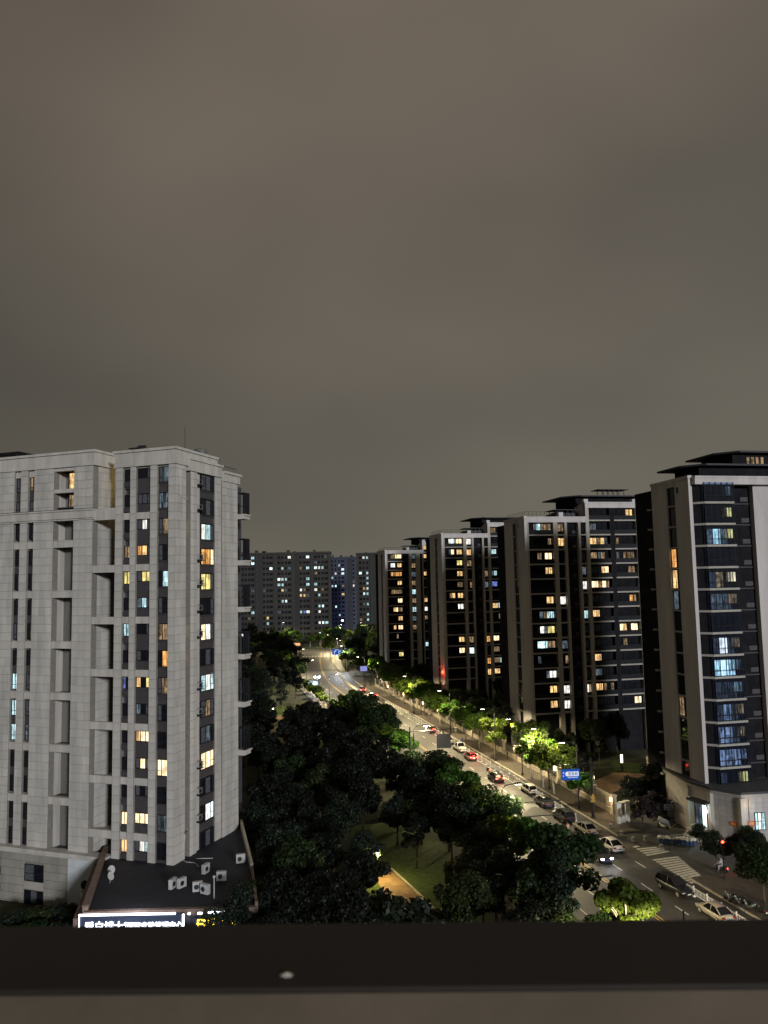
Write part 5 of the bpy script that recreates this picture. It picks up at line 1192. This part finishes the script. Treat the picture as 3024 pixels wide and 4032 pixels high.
# dark fence with a small lit notice on the forecourt
t = thing('forecourt_fence', 'dark slatted fence with a small notice behind the forecourt', 'fence'); a = G(2560, 3225); b = G(2688, 3232); d = b - a; L_ = d.length; rz = math.atan2(d.y, d.x)
for k in range(int(L_ / .22)): q = MB(); q.box(.05 + k * .22, .13 + k * .22, -.03, .03, 0, 2.9); q.build('slat', ROOFD, t, a, rz)
q = MB(); q.box(0, L_, .04, .08, .3, .4).box(0, L_, .04, .08, 2.5, 2.6).box(-.05, L_ + .1, -.08, .08, 2.9, 3.0); q.build('rail', ROOFD, t, a, rz)
q = MB(); q.box(L_ - .1, L_ + .5, -.3, .3, 0, 3.2); q.build('end_pillar', PALE, t, a, rz)
q = MB(); q.box(L_ * .45, L_ * .45 + .95, -.1, -.05, 1.5, 2.3); q.build('notice', mat('notice_white', (.5, .52, .7), .5, .1), t, a, rz); 
q = MB()
for i in range(4):
    for j in range(2): q.box(L_ * .45 + .1 + i * .2, L_ * .45 + .22 + i * .2, -.115, -.101, 1.62 + j * .34, 1.82 + j * .34)
q.build('notice_print', mat('print_dark', (.05, .05, .12), .6), t, a, rz)

# ------------------------------------------------------------------ vehicles
TYRE = mat('tyre', (.012, .012, .012), .85, .1); RIM = mat('rim', (.45, .45, .45), .35, .1, metal=.7); CGL = mat('car_glass', (.008, .009, .011), .06, .1, spec=.6)
HL0 = mat('headlight_off', (.5, .5, .48), .15, .1, spec=.6); TL0 = mat('taillight_off', (.22, .02, .015), .2, .1); PLW = mat('number_plate_pale', (.6, .6, .58), .5, .05); PLB = mat('number_plate_blue', (.03, .07, .35), .5, .05)
TL1 = emit('taillight_on', (1, .06, .03), 16); HL1 = emit('headlight_on', (.92, .95, 1), 30); PLL = emit('plate_glow', (.9, .93, 1), 3.5)
def paint(nm, c, r_=.28): return mat('paint_' + nm, c, r_, .04, .5, spec=.4, coat=.25)
SEDAN = dict(hw=.90, L=4.65, deck=[(-2.32, .62), (-2.25, .92), (-1.75, 1.03), (-1.3, 1.02), (-.6, .98), (.3, .95), (1.0, .97), (1.55, .90), (2.05, .78), (2.28, .66), (2.34, .5)], cab=[(-1.85, 1.02, .0), (-1.05, 1.43, 1), (-.3, 1.48, 1), (.35, 1.45, 1), (1.12, .97, .0)])
SUV = dict(hw=.95, L=4.7, deck=[(-2.32, .75), (-2.28, 1.05), (-2.0, 1.10), (-1.3, 1.08), (-.6, 1.06), (.3, 1.04), (.95, 1.08), (1.5, 1.02), (2.05, .92), (2.3, .78), (2.36, .55)], cab=[(-2.26, 1.08, .0), (-1.95, 1.62, 1), (-.8, 1.72, 1), (.2, 1.68, 1), (1.05, 1.08, .0)])
HATCH = dict(hw=.88, L=4.1, deck=[(-2.05, .70), (-2.0, 1.0), (-1.7, 1.02), (-1.1, 1.0), (-.4, .98), (.3, .96), (.9, .99), (1.4, .92), (1.85, .80), (2.03, .68), (2.08, .5)], cab=[(-1.98, 1.0, .0), (-1.55, 1.42, 1), (-.6, 1.53, 1), (.2, 1.49, 1), (1.0, .98, .0)])
PICK = dict(hw=.95, L=5.2, deck=[(-2.6, .75), (-2.58, 1.05), (-1.6, 1.06), (-.7, 1.06), (-.6, 1.04), (.4, 1.02), (1.1, 1.04), (1.7, .98), (2.3, .88), (2.55, .75), (2.6, .55)], cab=[(-.72, 1.05, .0), (-.45, 1.68, 1), (.1, 1.72, 1), (.5, 1.68, 1), (1.2, 1.03, .0)])
def car(label, loc, rz, spec, col, tail=False, head=False, plate=PLB, group=None, stripe=None):
    t = thing('car', label, 'car', loc, rz, group); hw = spec['hw']; D = spec['deck']
    q = MB(); ring = 9; vs_ = []; yF = D[-1][0]; yR = D[0][0]
    for y, z in D:
        e_ = min((y - yR) / .55, (yF - y) / .75, 1); k = .86 + .14 * max(e_, 0) ** .5
        b = .30 if (y < yR + .1 or y > yF - .1) else .20
        w_ = hw * k
        vs_ += [(-w_ * .80, y, b), (-w_ * .98, y, b + .16), (-w_, y, min(.62, z - .05)), (-w_ * .94, y, z - .02), (0, y, z + .035), (w_ * .94, y, z - .02), (w_, y, min(.62, z - .05)), (w_ * .98, y, b + .16), (w_ * .80, y, b)]
    fs = []; n = len(D)
    for i in range(n - 1):
        for k in range(ring): fs.append((i * ring + k, i * ring + (k + 1) % ring, (i + 1) * ring + (k + 1) % ring, (i + 1) * ring + k))
    fs += [tuple(range(ring)), tuple(range((n - 1) * ring, n * ring))[::-1]]
    q.add(vs_, fs); bo = q.build('body', paint(*col), t, smooth=True); bo.data.polygons.foreach_set('use_smooth', [True] * len(bo.data.polygons))
    sm = bo.modifiers.new('subd', 'SUBSURF'); sm.levels = 1; sm.render_levels = 1
    # greenhouse: glass with a painted roof and pillars
    C_ = spec['cab']; q = MB(); vs_ = []
    for y, z, f in C_:
        zb = min(z, 1.0) - .04 if f else z - .04; wt = hw * (.70 if f else .86)
        vs_ += [(-hw * .90, y if not f else y, min(C_[0][1], C_[-1][1]) - .06), (-wt, y, z), (wt, y, z), (hw * .90, y, min(C_[0][1], C_[-1][1]) - .06)]
    fs = []
    for i in range(len(C_) - 1):
        for k in range(3): fs.append((i * 4 + k, i * 4 + k + 1, (i + 1) * 4 + k + 1, (i + 1) * 4 + k))
    fs += [(0, 1, 2, 3), tuple(range((len(C_) - 1) * 4, len(C_) * 4))[::-1]]
    q.add(vs_, fs); q.build('windows', CGL, t)
    q = MB(); top = [c for c in C_ if c[2]]; vs_ = []
    for y, z, f in top: vs_ += [(-hw * .715, y, z - .05), (-hw * .66, y, z + .022), (0, y, z + .045), (hw * .66, y, z + .022), (hw * .715, y, z - .05)]
    fs = []
    for i in range(len(top) - 1):
        for k in range(4): fs.append((i * 5 + k, i * 5 + k + 1, (i + 1) * 5 + k + 1, (i + 1) * 5 + k))
    q.add(vs_, fs); q.build('roof', paint(*col), t, smooth=True)
    for sx in (-1, 1):
        q = MB(); a, b, c, d = C_[0], top[0], top[-1], C_[-1]; zb = min(a[1], d[1]) - .03
        q.tube([(sx * hw * .88, d[0], d[1]), (sx * hw * .70, c[0], c[1] - .01)], .04, 5).tube([(sx * hw * .87, a[0], a[1]), (sx * hw * .70, b[0], b[1] - .01)], .06, 5).tube([(sx * hw * .905, -.25, zb), (sx * hw * .715, -.28, top[len(top) // 2][1] - .02)], .035, 5); q.build('pillar', paint(*col), t)
        q = MB(); q.box(sx * hw * 1.02 - .1, sx * hw * 1.02 + .1, C_[-1][0] - .32, C_[-1][0] - .18, .95, 1.1); bev(q.build('mirror', paint(*col), t), .04)
        q = MB(); q.box(sx * hw * .72 - .19, sx * hw * .72 + .19, yF - .22, yF - .04, .58, .73); bev(q.build('headlight', HL1 if head else HL0, t), .03)
        q = MB(); q.box(sx * hw * .74 - .17, sx * hw * .74 + .17, yR - .03, yR + .16, .74, .92); bev(q.build('taillight', TL1 if tail else TL0, t), .03)
        for yy in (yF - .88, yR + .92):
            wh = link('wheel', None, t, (sx * (hw - .10), yy, .33)); wh.rotation_euler = (0, R(90), 0)
            if 'tyre' not in _MC:
                b_ = MB(); b_.lathe([(.22, -.11), (.31, -.11), (.335, -.07), (.335, .07), (.31, .11), (.22, .11)], 18); _MC['tyre'] = b_.mesh('tyre', TYRE)
                b_ = MB(); b_.lathe([(.23, -.115), (.23, .115)], 14)
                for k in range(5):
                    a_ = 2 * math.pi * k / 5; b_.tube([(0, 0, .12), (.22 * math.cos(a_), .22 * math.sin(a_), .12)], .035, 4).tube([(0, 0, -.12), (.22 * math.cos(a_), .22 * math.sin(a_), -.12)], .035, 4)
                _MC['rim'] = b_.mesh('rim', RIM)
            link('tyre', _MC['tyre'], wh); link('rim', _MC['rim'], wh)
    q = MB(); q.box(-.22, .22, yR - .05, yR + .05, .60, .72); q.build('number_plate', PLL if tail == 2 else plate, t)  # with strong brake lights the rear plate itself glows, no plate lamp is built
    q = MB(); q.box(-.22, .22, yF - .06, yF + .03, .42, .54); q.build('number_plate', plate, t)
    q = MB(); q.box(-hw * .6, hw * .6, yF - .10, yF + .02, .30, .40).box(-hw * .7, hw * .7, yR - .02, yR + .1, .30, .42); q.build('bumper_trim', METALD, t)
    if tail:
        q = MB(); q.box(-.2, .2, C_[0][0] + .05, C_[0][0] + .2, C_[0][1] + .02, C_[0][1] + .10); q.build('brake_light', TL1, t)
        lamp(t, (0, yR - .7, .8), 18 * (2 if tail == 2 else 1), (1, .08, .04), .2)
    if head:
        for sx in (-.6, .6): lamp(t, (sx, yF + .12, .66), 160, (.95, .97, 1), .05, 'SPOT', 60, (0, 1, -.06))
    if stripe:
        for sx in (-1, 1): q = MB(); q.box(sx * hw * 1.0 - .012, sx * hw * 1.0 + .012, .1, .45, .32, .9); q.build('door_stripe', stripe, t)
    return t
def on_road(u, v, off=None, y=None):
    p = G(u, v); yy = y or p.y; q_, h = cl(yy, off if off is not None else 0)
    return (q_ if off is not None else p), h
WH = ('white', (.72, .70, .64)); SIL = ('silver', (.36, .33, .27)); BLK = ('black', (.010, .010, .012)); DKG = ('dark', (.035, .033, .032)); RED = ('red', (.20, .012, .012))
p, h = on_road(2402, 3342); car('white sedan with a dark door stripe at the back of the queue', p, h + R(4), SEDAN, WH, stripe=METALD)
p, h = on_road(2306, 3277); car('silver sedan in front of the white sedan in the queue', p, h + R(2), SEDAN, SIL)
p, h = on_road(2220, 3228); car('dark sport utility car with the pink shirted walker behind it', p, h, SUV, DKG)
p, h = on_road(2142, 3170); car('dark sedan with chrome glints in the queue by the railing', p, h, SEDAN, ('brown', (.05, .04, .032)))
p, h = on_road(2083, 3120); car('white hatchback at the lit tree in the queue', p, h, HATCH, ('cream', (.62, .60, .55)))
p, h = on_road(1853, 2990); car('red car with bright brake lights waiting in the queue', p, h, HATCH, RED, tail=2, plate=PLW)
p, h = on_road(1812, 2955); car('white pickup ahead of the red car in the queue', p, h, PICK, WH); 
p, h = on_road(1762, 2925); car('pale sedan ahead of the white pickup beside the bright railing', p, h, SEDAN, ('pearl', (.55, .53, .48)), head=True)
p, h = on_road(1952, 3072); car('dark car half hidden behind the lit kerb tree with red tail light', p, h, SEDAN, BLK, tail=True)
p, h = on_road(1700, 2882); car('dark car ahead in the queue with its headlights on the railing', p, h, SEDAN, DKG, head=True, tail=True)
p, h = on_road(2657, 3510); car('black sport utility car facing the camera beside the crossing', p, h + math.pi + R(8), SUV, BLK, plate=PLW)
p, h = on_road(2818, 3612); car('silver car beside the near white railing, cut by the ledge', p, h + R(0), SEDAN, SIL)
p, h = on_road(2358, 3380); car('oncoming car with white headlights behind the kerb tree', p, h + math.pi, SEDAN, DKG, head=True)
p, h = on_road(1465, 2745); car('white car turning on the bright far junction', p, h + R(20), HATCH, WH, tail=True)
p, h = on_road(1425, 2722); car('small blue lit van on the bright far junction', p, h, SUV, ('sky', (.2, .3, .42)), tail=True)

# scooters ------------------------------------------------------------------------------------
def scooter(label, loc, rz, col, group=None, cover=None, tail=False, head=False):
    t = thing('scooter', label, 'scooter', loc, rz, group)
    for yy in (-.62, .62):
        w_ = link('wheel', None, t, (0, yy, .23)); w_.rotation_euler = (0, R(90), 0)
        if 's_tyre' not in _MC:
            b = MB(); b.lathe([(.13, -.05), (.22, -.05), (.235, 0), (.22, .05), (.13, .05)], 14); _MC['s_tyre'] = b.mesh('tyre', TYRE); b = MB(); b.lathe([(.13, -.04), (.13, .04)], 10); _MC['s_rim'] = b.mesh('rim', RIM)
        link('tyre', _MC['s_tyre'], w_); link('rim', _MC['s_rim'], w_)
    q = MB(); q.tube([(0, -.75, .55), (0, -.35, .52), (0, -.1, .30), (0, .25, .28), (0, .42, .5), (0, .5, .85)], [.10, .17, .15, .14, .16, .08], 8); q.build('body', paint(*col), t, smooth=True)
    q = MB(); q.tube([(0, -.7, .72), (0, -.3, .74), (0, .0, .70)], [.10, .14, .10], 8); q.build('seat', TYRE, t, smooth=True)
    q = MB(); q.tube([(0, .62, .23), (0, .5, .9), (0, .45, 1.0)], .035, 6).tube([(-.33, .38, 1.02), (0, .47, 1.0), (.33, .38, 1.02)], .022, 6); q.build('handlebar', METALD, t)
    for sx in (-1, 1): q = MB(); q.lathe([(.02, 0), (.06, .01), (.06, .03)], 8); o = q.build('mirror', METALD, t, (sx * .28, .42, 1.15)); o.rotation_euler = (R(90), 0, 0)
    q = MB(); q.box(-.07, .07, .56, .62, .80, .92); bev(q.build('headlight', HL1 if head else HL0, t), .02); q = MB(); q.box(-.08, .08, -.84, -.78, .55, .63); q.build('taillight', TL1 if tail else TL0, t)
    q = MB(); q.box(-.11, .11, -.88, -.85, .38, .52); q.build('number_plate', PLW, t)
    if cover:
        q = MB(); q.tube([(0, -.85, .5), (0, -.5, .78), (0, .1, .82), (0, .45, 1.0), (0, .7, .72)], [.12, .34, .36, .34, .12], 9); o = q.build('rain_cover', cover, t, smooth=True)
    if tail: lamp(t, (0, -1.2, .6), 5, (1, .06, .03), .08)
    return t
p = G(2612, 3262); o = scooter('parked scooter under a grey rain cover on the forecourt', p, R(30), ('white', (.7, .7, .68)), None, mat('grey_cover', (.16, .165, .18), .55, .2, 3)); o.scale = (1.25,) * 3
p = G(2738, 3225); o = scooter('scooter under a pale tarpaulin beside the lit entrance', p, R(60), BLK, None, mat('pale_tarp', (.4, .4, .38), .6, .25, 3)); o.scale = (1.15,) * 3
for k, (u, v, a) in enumerate([(2880, 3545, 60), (2900, 3555, 75), (2918, 3562, 70), (2938, 3572, 80), (2955, 3580, 68), (2995, 3600, 20)]):
    p = G(u, v, .13); scooter('parked dark scooter in the row on the near right pavement' if k < 5 else 'pale scooter with yellow plate at the end of the parked row', p, R(a), BLK if k % 2 else ('steel', (.12, .14, .17)), 'parked scooters on the near pavement')
p = G(1770, 2988); scooter('scooter with a red tail light beside the queue', p, cl(p.y)[1], BLK, tail=True)
p = G(1922, 3040); scooter('scooter with red lights near the railing end', p, cl(p.y)[1], BLK, tail=True)

# ------------------------------------------------------------------ people
SKIN = mat('skin', (.42, .26, .18), .6, .1); HAIR = mat('hair', (.012, .01, .009), .6, .1)
def person(label, loc, rz, top, bottom, pose='stand', h=1.70):
    t = thing('person', label, 'person', loc, rz); s = h / 1.70
    st = {'stand': .10, 'walk': .26, 'ride': .0}[pose]
    if pose == 'ride':
        J = dict(pel=(0, -.25, .85), sp=(0, -.2, 1.12), ch=(0, -.15, 1.33), nk=(0, -.12, 1.5), hd=(0, -.08, 1.66), lh=(-.10, -.2, .82), lk=(-.14, .2, .72), la=(-.14, .15, .32), lf=(-.14, .33, .28), rh=(.10, -.2, .82), rk=(.14, .2, .72), ra=(.14, .15, .32), rf=(.14, .33, .28), ls=(-.19, -.14, 1.4), le=(-.27, .05, 1.15), lw=(-.28, .32, 1.05), rs=(.19, -.14, 1.4), re=(.27, .05, 1.15), rw=(.28, .32, 1.05))
    else:
        J = dict(pel=(0, 0, .92), sp=(0, .01, 1.12), ch=(0, .01, 1.32), nk=(0, .01, 1.48), hd=(0, .03, 1.60), lh=(-.10, 0, .88), lk=(-.11, st * .55, .49), la=(-.11, st * .6 - .02, .09), lf=(-.11, st * .6 + .14, .04), rh=(.10, 0, .88), rk=(.11, -st * .2, .49), ra=(.11, -st - .02, .10), rf=(.11, -st + .13, .04), ls=(-.19, 0, 1.40), le=(-.24, -.08 - st * .3, 1.13), lw=(-.24, .04 - st * .3, .90), rs=(.19, 0, 1.40), re=(.24, -.02 + st * .2, 1.13), rw=(.24, .12 + st * .3, .92))
    names = list(J); idx = {k: i for i, k in enumerate(names)}
    E_ = [('pel', 'sp'), ('sp', 'ch'), ('ch', 'nk'), ('nk', 'hd'), ('pel', 'lh'), ('lh', 'lk'), ('lk', 'la'), ('la', 'lf'), ('pel', 'rh'), ('rh', 'rk'), ('rk', 'ra'), ('ra', 'rf'), ('ch', 'ls'), ('ls', 'le'), ('le', 'lw'), ('ch', 'rs'), ('rs', 're'), ('re', 'rw')]
    RA = dict(pel=.15, sp=.13, ch=.15, nk=.055, hd=.10, lh=.10, lk=.07, la=.05, lf=.045, rh=.10, rk=.07, ra=.05, rf=.045, ls=.075, le=.055, lw=.042, rs=.075, re=.055, rw=.042)
    me = bpy.data.meshes.new('body'); me.from_pydata([tuple(c * s for c in J[k]) for k in names], [(idx[a], idx[b]) for a, b in E_], []); me.update()
    o = link('body', me, t); me.materials.append(bottom)
    sk = o.modifiers.new('skin', 'SKIN'); ly = me.skin_vertices[0] if me.skin_vertices else None
    if ly is None:
        bpy.context.view_layer.objects.active = o; ly = me.skin_vertices[0]
    for k, i in idx.items(): ly.data[i].radius = (RA[k] * s,) * 2; ly.data[i].use_root = (k == 'pel')
    sb = o.modifiers.new('subd', 'SUBSURF'); sb.levels = 1; sb.render_levels = 1
    # clothing and hair sit on the body
    q = MB(); a, b, c = Vector(J['pel']), Vector(J['sp']), Vector(J['ch']); n_ = Vector(J['nk'])
    q.tube([a * s - Vector((0, 0, .02)), b * s, c * s, (c * .45 + n_ * .55) * s], [.185 * s, .17 * s, .205 * s, .10 * s], 12)
    for sd in 'lr': q.tube([Vector(J[sd + 's']) * s, Vector(J[sd + 'e']) * s, Vector(J[sd + 'e']).lerp(Vector(J[sd + 'w']), .25) * s], [.105 * s, .085 * s, .075 * s], 8)
    q.build('shirt', top, t, smooth=True)
    hd = Vector(J['hd']) * s; q = MB(); q.lathe([(.03, -.10), (.085, -.06), (.105, .02), (.10, .09), (.03, .13)], 12, hd + Vector((0, 0, .04))); q.build('head', SKIN, t, smooth=True)
    q = MB(); q.lathe([(.112, .0), (.118, .06), (.09, .13), (.02, .165)], 12, hd + Vector((0, -.018, .03))); q.build('hair', HAIR, t, smooth=True)
    q = MB(); q.box(-.015, .015, .09, .13, -.01, .03); q.build('nose', SKIN, t, tuple(hd + Vector((0, 0, .03))))
    for sd in 'lr':
        w_ = Vector(J[sd + 'w']) * s; f = (w_ - Vector(J[sd + 'e']) * s).normalized(); q = MB(); q.tube([w_, w_ + f * .08], [.04, .042], 6)
        for k in range(4): q.tube([w_ + f * .07 + Vector((0, -.03 + k * .02, 0)), w_ + f * (.12 + .01 * (k % 3)) + Vector((0, -.03 + k * .02, 0)), w_ + f * (.15 + .012 * (k % 3)) + Vector((0, -.02 + k * .02, -.01))], [.011, .010, .007], 4)
        q.tube([w_ + f * .02, w_ + f * .06 + Vector((0, .05, 0)), w_ + f * .09 + Vector((0, .06, 0))], [.013, .011, .008], 4); q.build('hand', SKIN, t)
    return t
PINK = mat('pink_shirt', (.55, .30, .27), .8, .1); DRK = mat('dark_cloth', (.03, .03, .035), .85, .1); LGT = mat('light_cloth', (.5, .52, .52), .8, .1); KHA = mat('khaki_cloth', (.20, .18, .14), .85, .1); BLC = mat('blue_cloth', (.05, .08, .22), .8, .1)
person('person in a pink shirt walking behind the dark sport utility car', G(2237, 3288), cl(112)[1] + .2, PINK, KHA, 'walk', 1.75)
person('person in pale clothes walking on the right pavement under the trees', G(1795, 2888, .13), .3, LGT, LGT, 'walk', 1.75)
person('person in dark clothes standing at the garden wall', G(1999, 2990, .13), 1.2, DRK, DRK, 'stand', 1.75)
p = G(1820, 2936); hd_ = cl(p.y)[1]; scooter('pale blue scooter being ridden in the cycle lane', p, hd_, ('sky', (.2, .3, .42)), head=False); person('rider in blue on the scooter in the cycle lane', p, hd_, BLC, DRK, 'ride')
p = G(2838, 3435); scooter('scooter under its rider in the pale raincoat near the traffic light', p, R(60), BLK, tail=True); person('rider in a long pale raincoat waiting near the traffic light', p, R(60), mat('raincoat', (.42, .42, .48), .5, .1), mat('raincoat_l', (.36, .36, .42), .5, .1), 'ride', 1.8)

# ------------------------------------------------------------------ odds and ends in front of the left podium
P = LTM @ Vector((-24.6, -3.6, 0)); t = thing('folded_parasol', 'dark blue folded parasol stall with draped cover by the left podium', 'parasol', P, R(-19))
q = MB(); q.tube([(0, 0, 0), (0, 0, 3.2)], .05, 6); q.build('pole', METALD, t)
q = MB(); q.lathe([(1.15, .6), (1.2, 1.9), (.8, 2.5), (.35, 2.9), (.25, 3.3), (.05, 3.4)], 8); q.build('canopy_cover', mat('navy_cover', (.012, .02, .07), .6, .2, 2), t)
q = MB(); q.box(.5, 2.2, -.8, .8, 2.15, 2.25).box(.5, 2.2, -.85, -.8, 1.7, 2.25); q.build('awning', mat('blue_awning', (.03, .07, .22), .6, .2, 2), t)
P = LTM @ Vector((-23.6, -5.0, 0)); t = thing('pallet', 'pale wooden pallet leaning in front of the blue parasol stall', 'pallet', P, R(-10))
for k in range(5): q = MB(); q.box(-.6, .6, -.03, .0, .1 + k * .3, .25 + k * .3); o = q.build('slat', ACW, t); o.rotation_euler = (R(-12), 0, 0)
for x in (-.55, 0, .5): q = MB(); q.box(x, x + .08, 0, .08, 0, 1.5); o = q.build('rail', ACW, t); o.rotation_euler = (R(-12), 0, 0)
P = LTM @ Vector((-20.3, -5.6, 0)); t = thing('wrapped_stem', 'white wrapped post standing in the shrubs by the left podium', 'post', P)
q = MB(); q.tube([(0, 0, 0), (.05, 0, 1.4), (0, .05, 2.8)], [.3, .26, .16], 8); q.build('wrapping', mat('white_wrap', (.6, .62, .6), .8, .25, 2), t, smooth=True)
q = MB(); q.tube([(-.12, -.1, .9), (.14, -.3, 1.2), (.16, .2, 1.5)], .03, 5); q.build('tie', METALD, t)

# ------------------------------------------------------------------ the window ledge the photograph was taken over
yo = G(1512, 3632, CAM_H - .35).y; yi = G(1512, 3886, CAM_H - .35).y
t = thing('window_ledge', 'dark brown window ledge close in front of the camera', 'ledge', (0, (yo + yi) / 2, CAM_H - .35), R(-1.3))
q = MB(); q.box(-1.6, 1.6, -(yo - yi) / 2, (yo - yi) / 2, -.006, 0); bev(q.build('ledge_top', mat('ledge_dark', (.013, .009, .006), .7, .3, 6), t), .002, 3)
q = MB(); q.box(-1.6, 1.6, -(yo - yi) / 2 + .004, -(yo - yi) / 2 + .05, -1.0, -.007); q.build('ledge_face', mat('ledge_face', (.085, .066, .045), .8, .25, 5), t)  # face coloured lighter and warmer to stand for light from the room
c = G(1132, 3850, CAM_H - .35); q = MB(); q.lathe([(.005, 0), (.006, .001), (.003, .002), (.001, .003)], 9); o = q.build('paint_chip', mat('chip', (.45, .42, .36), .8, .2), t, (c.x, c.y - (yo + yi) / 2, .0005)); o.scale = (1.0, .55, 1)
print('objects', len(bpy.data.objects))

# lettering becomes plain mesh
bpy.context.view_layer.update(); dg = bpy.context.evaluated_depsgraph_get()
for o in [o for o in bpy.data.objects if o.type == 'FONT']:
    me = bpy.data.meshes.new_from_object(o.evaluated_get(dg)); me.name = 'lettering'
    n_ = bpy.data.objects.new('lettering', me); COL.objects.link(n_); n_.parent = o.parent; n_.location = o.location; n_.rotation_euler = o.rotation_euler
    bpy.data.objects.remove(o)
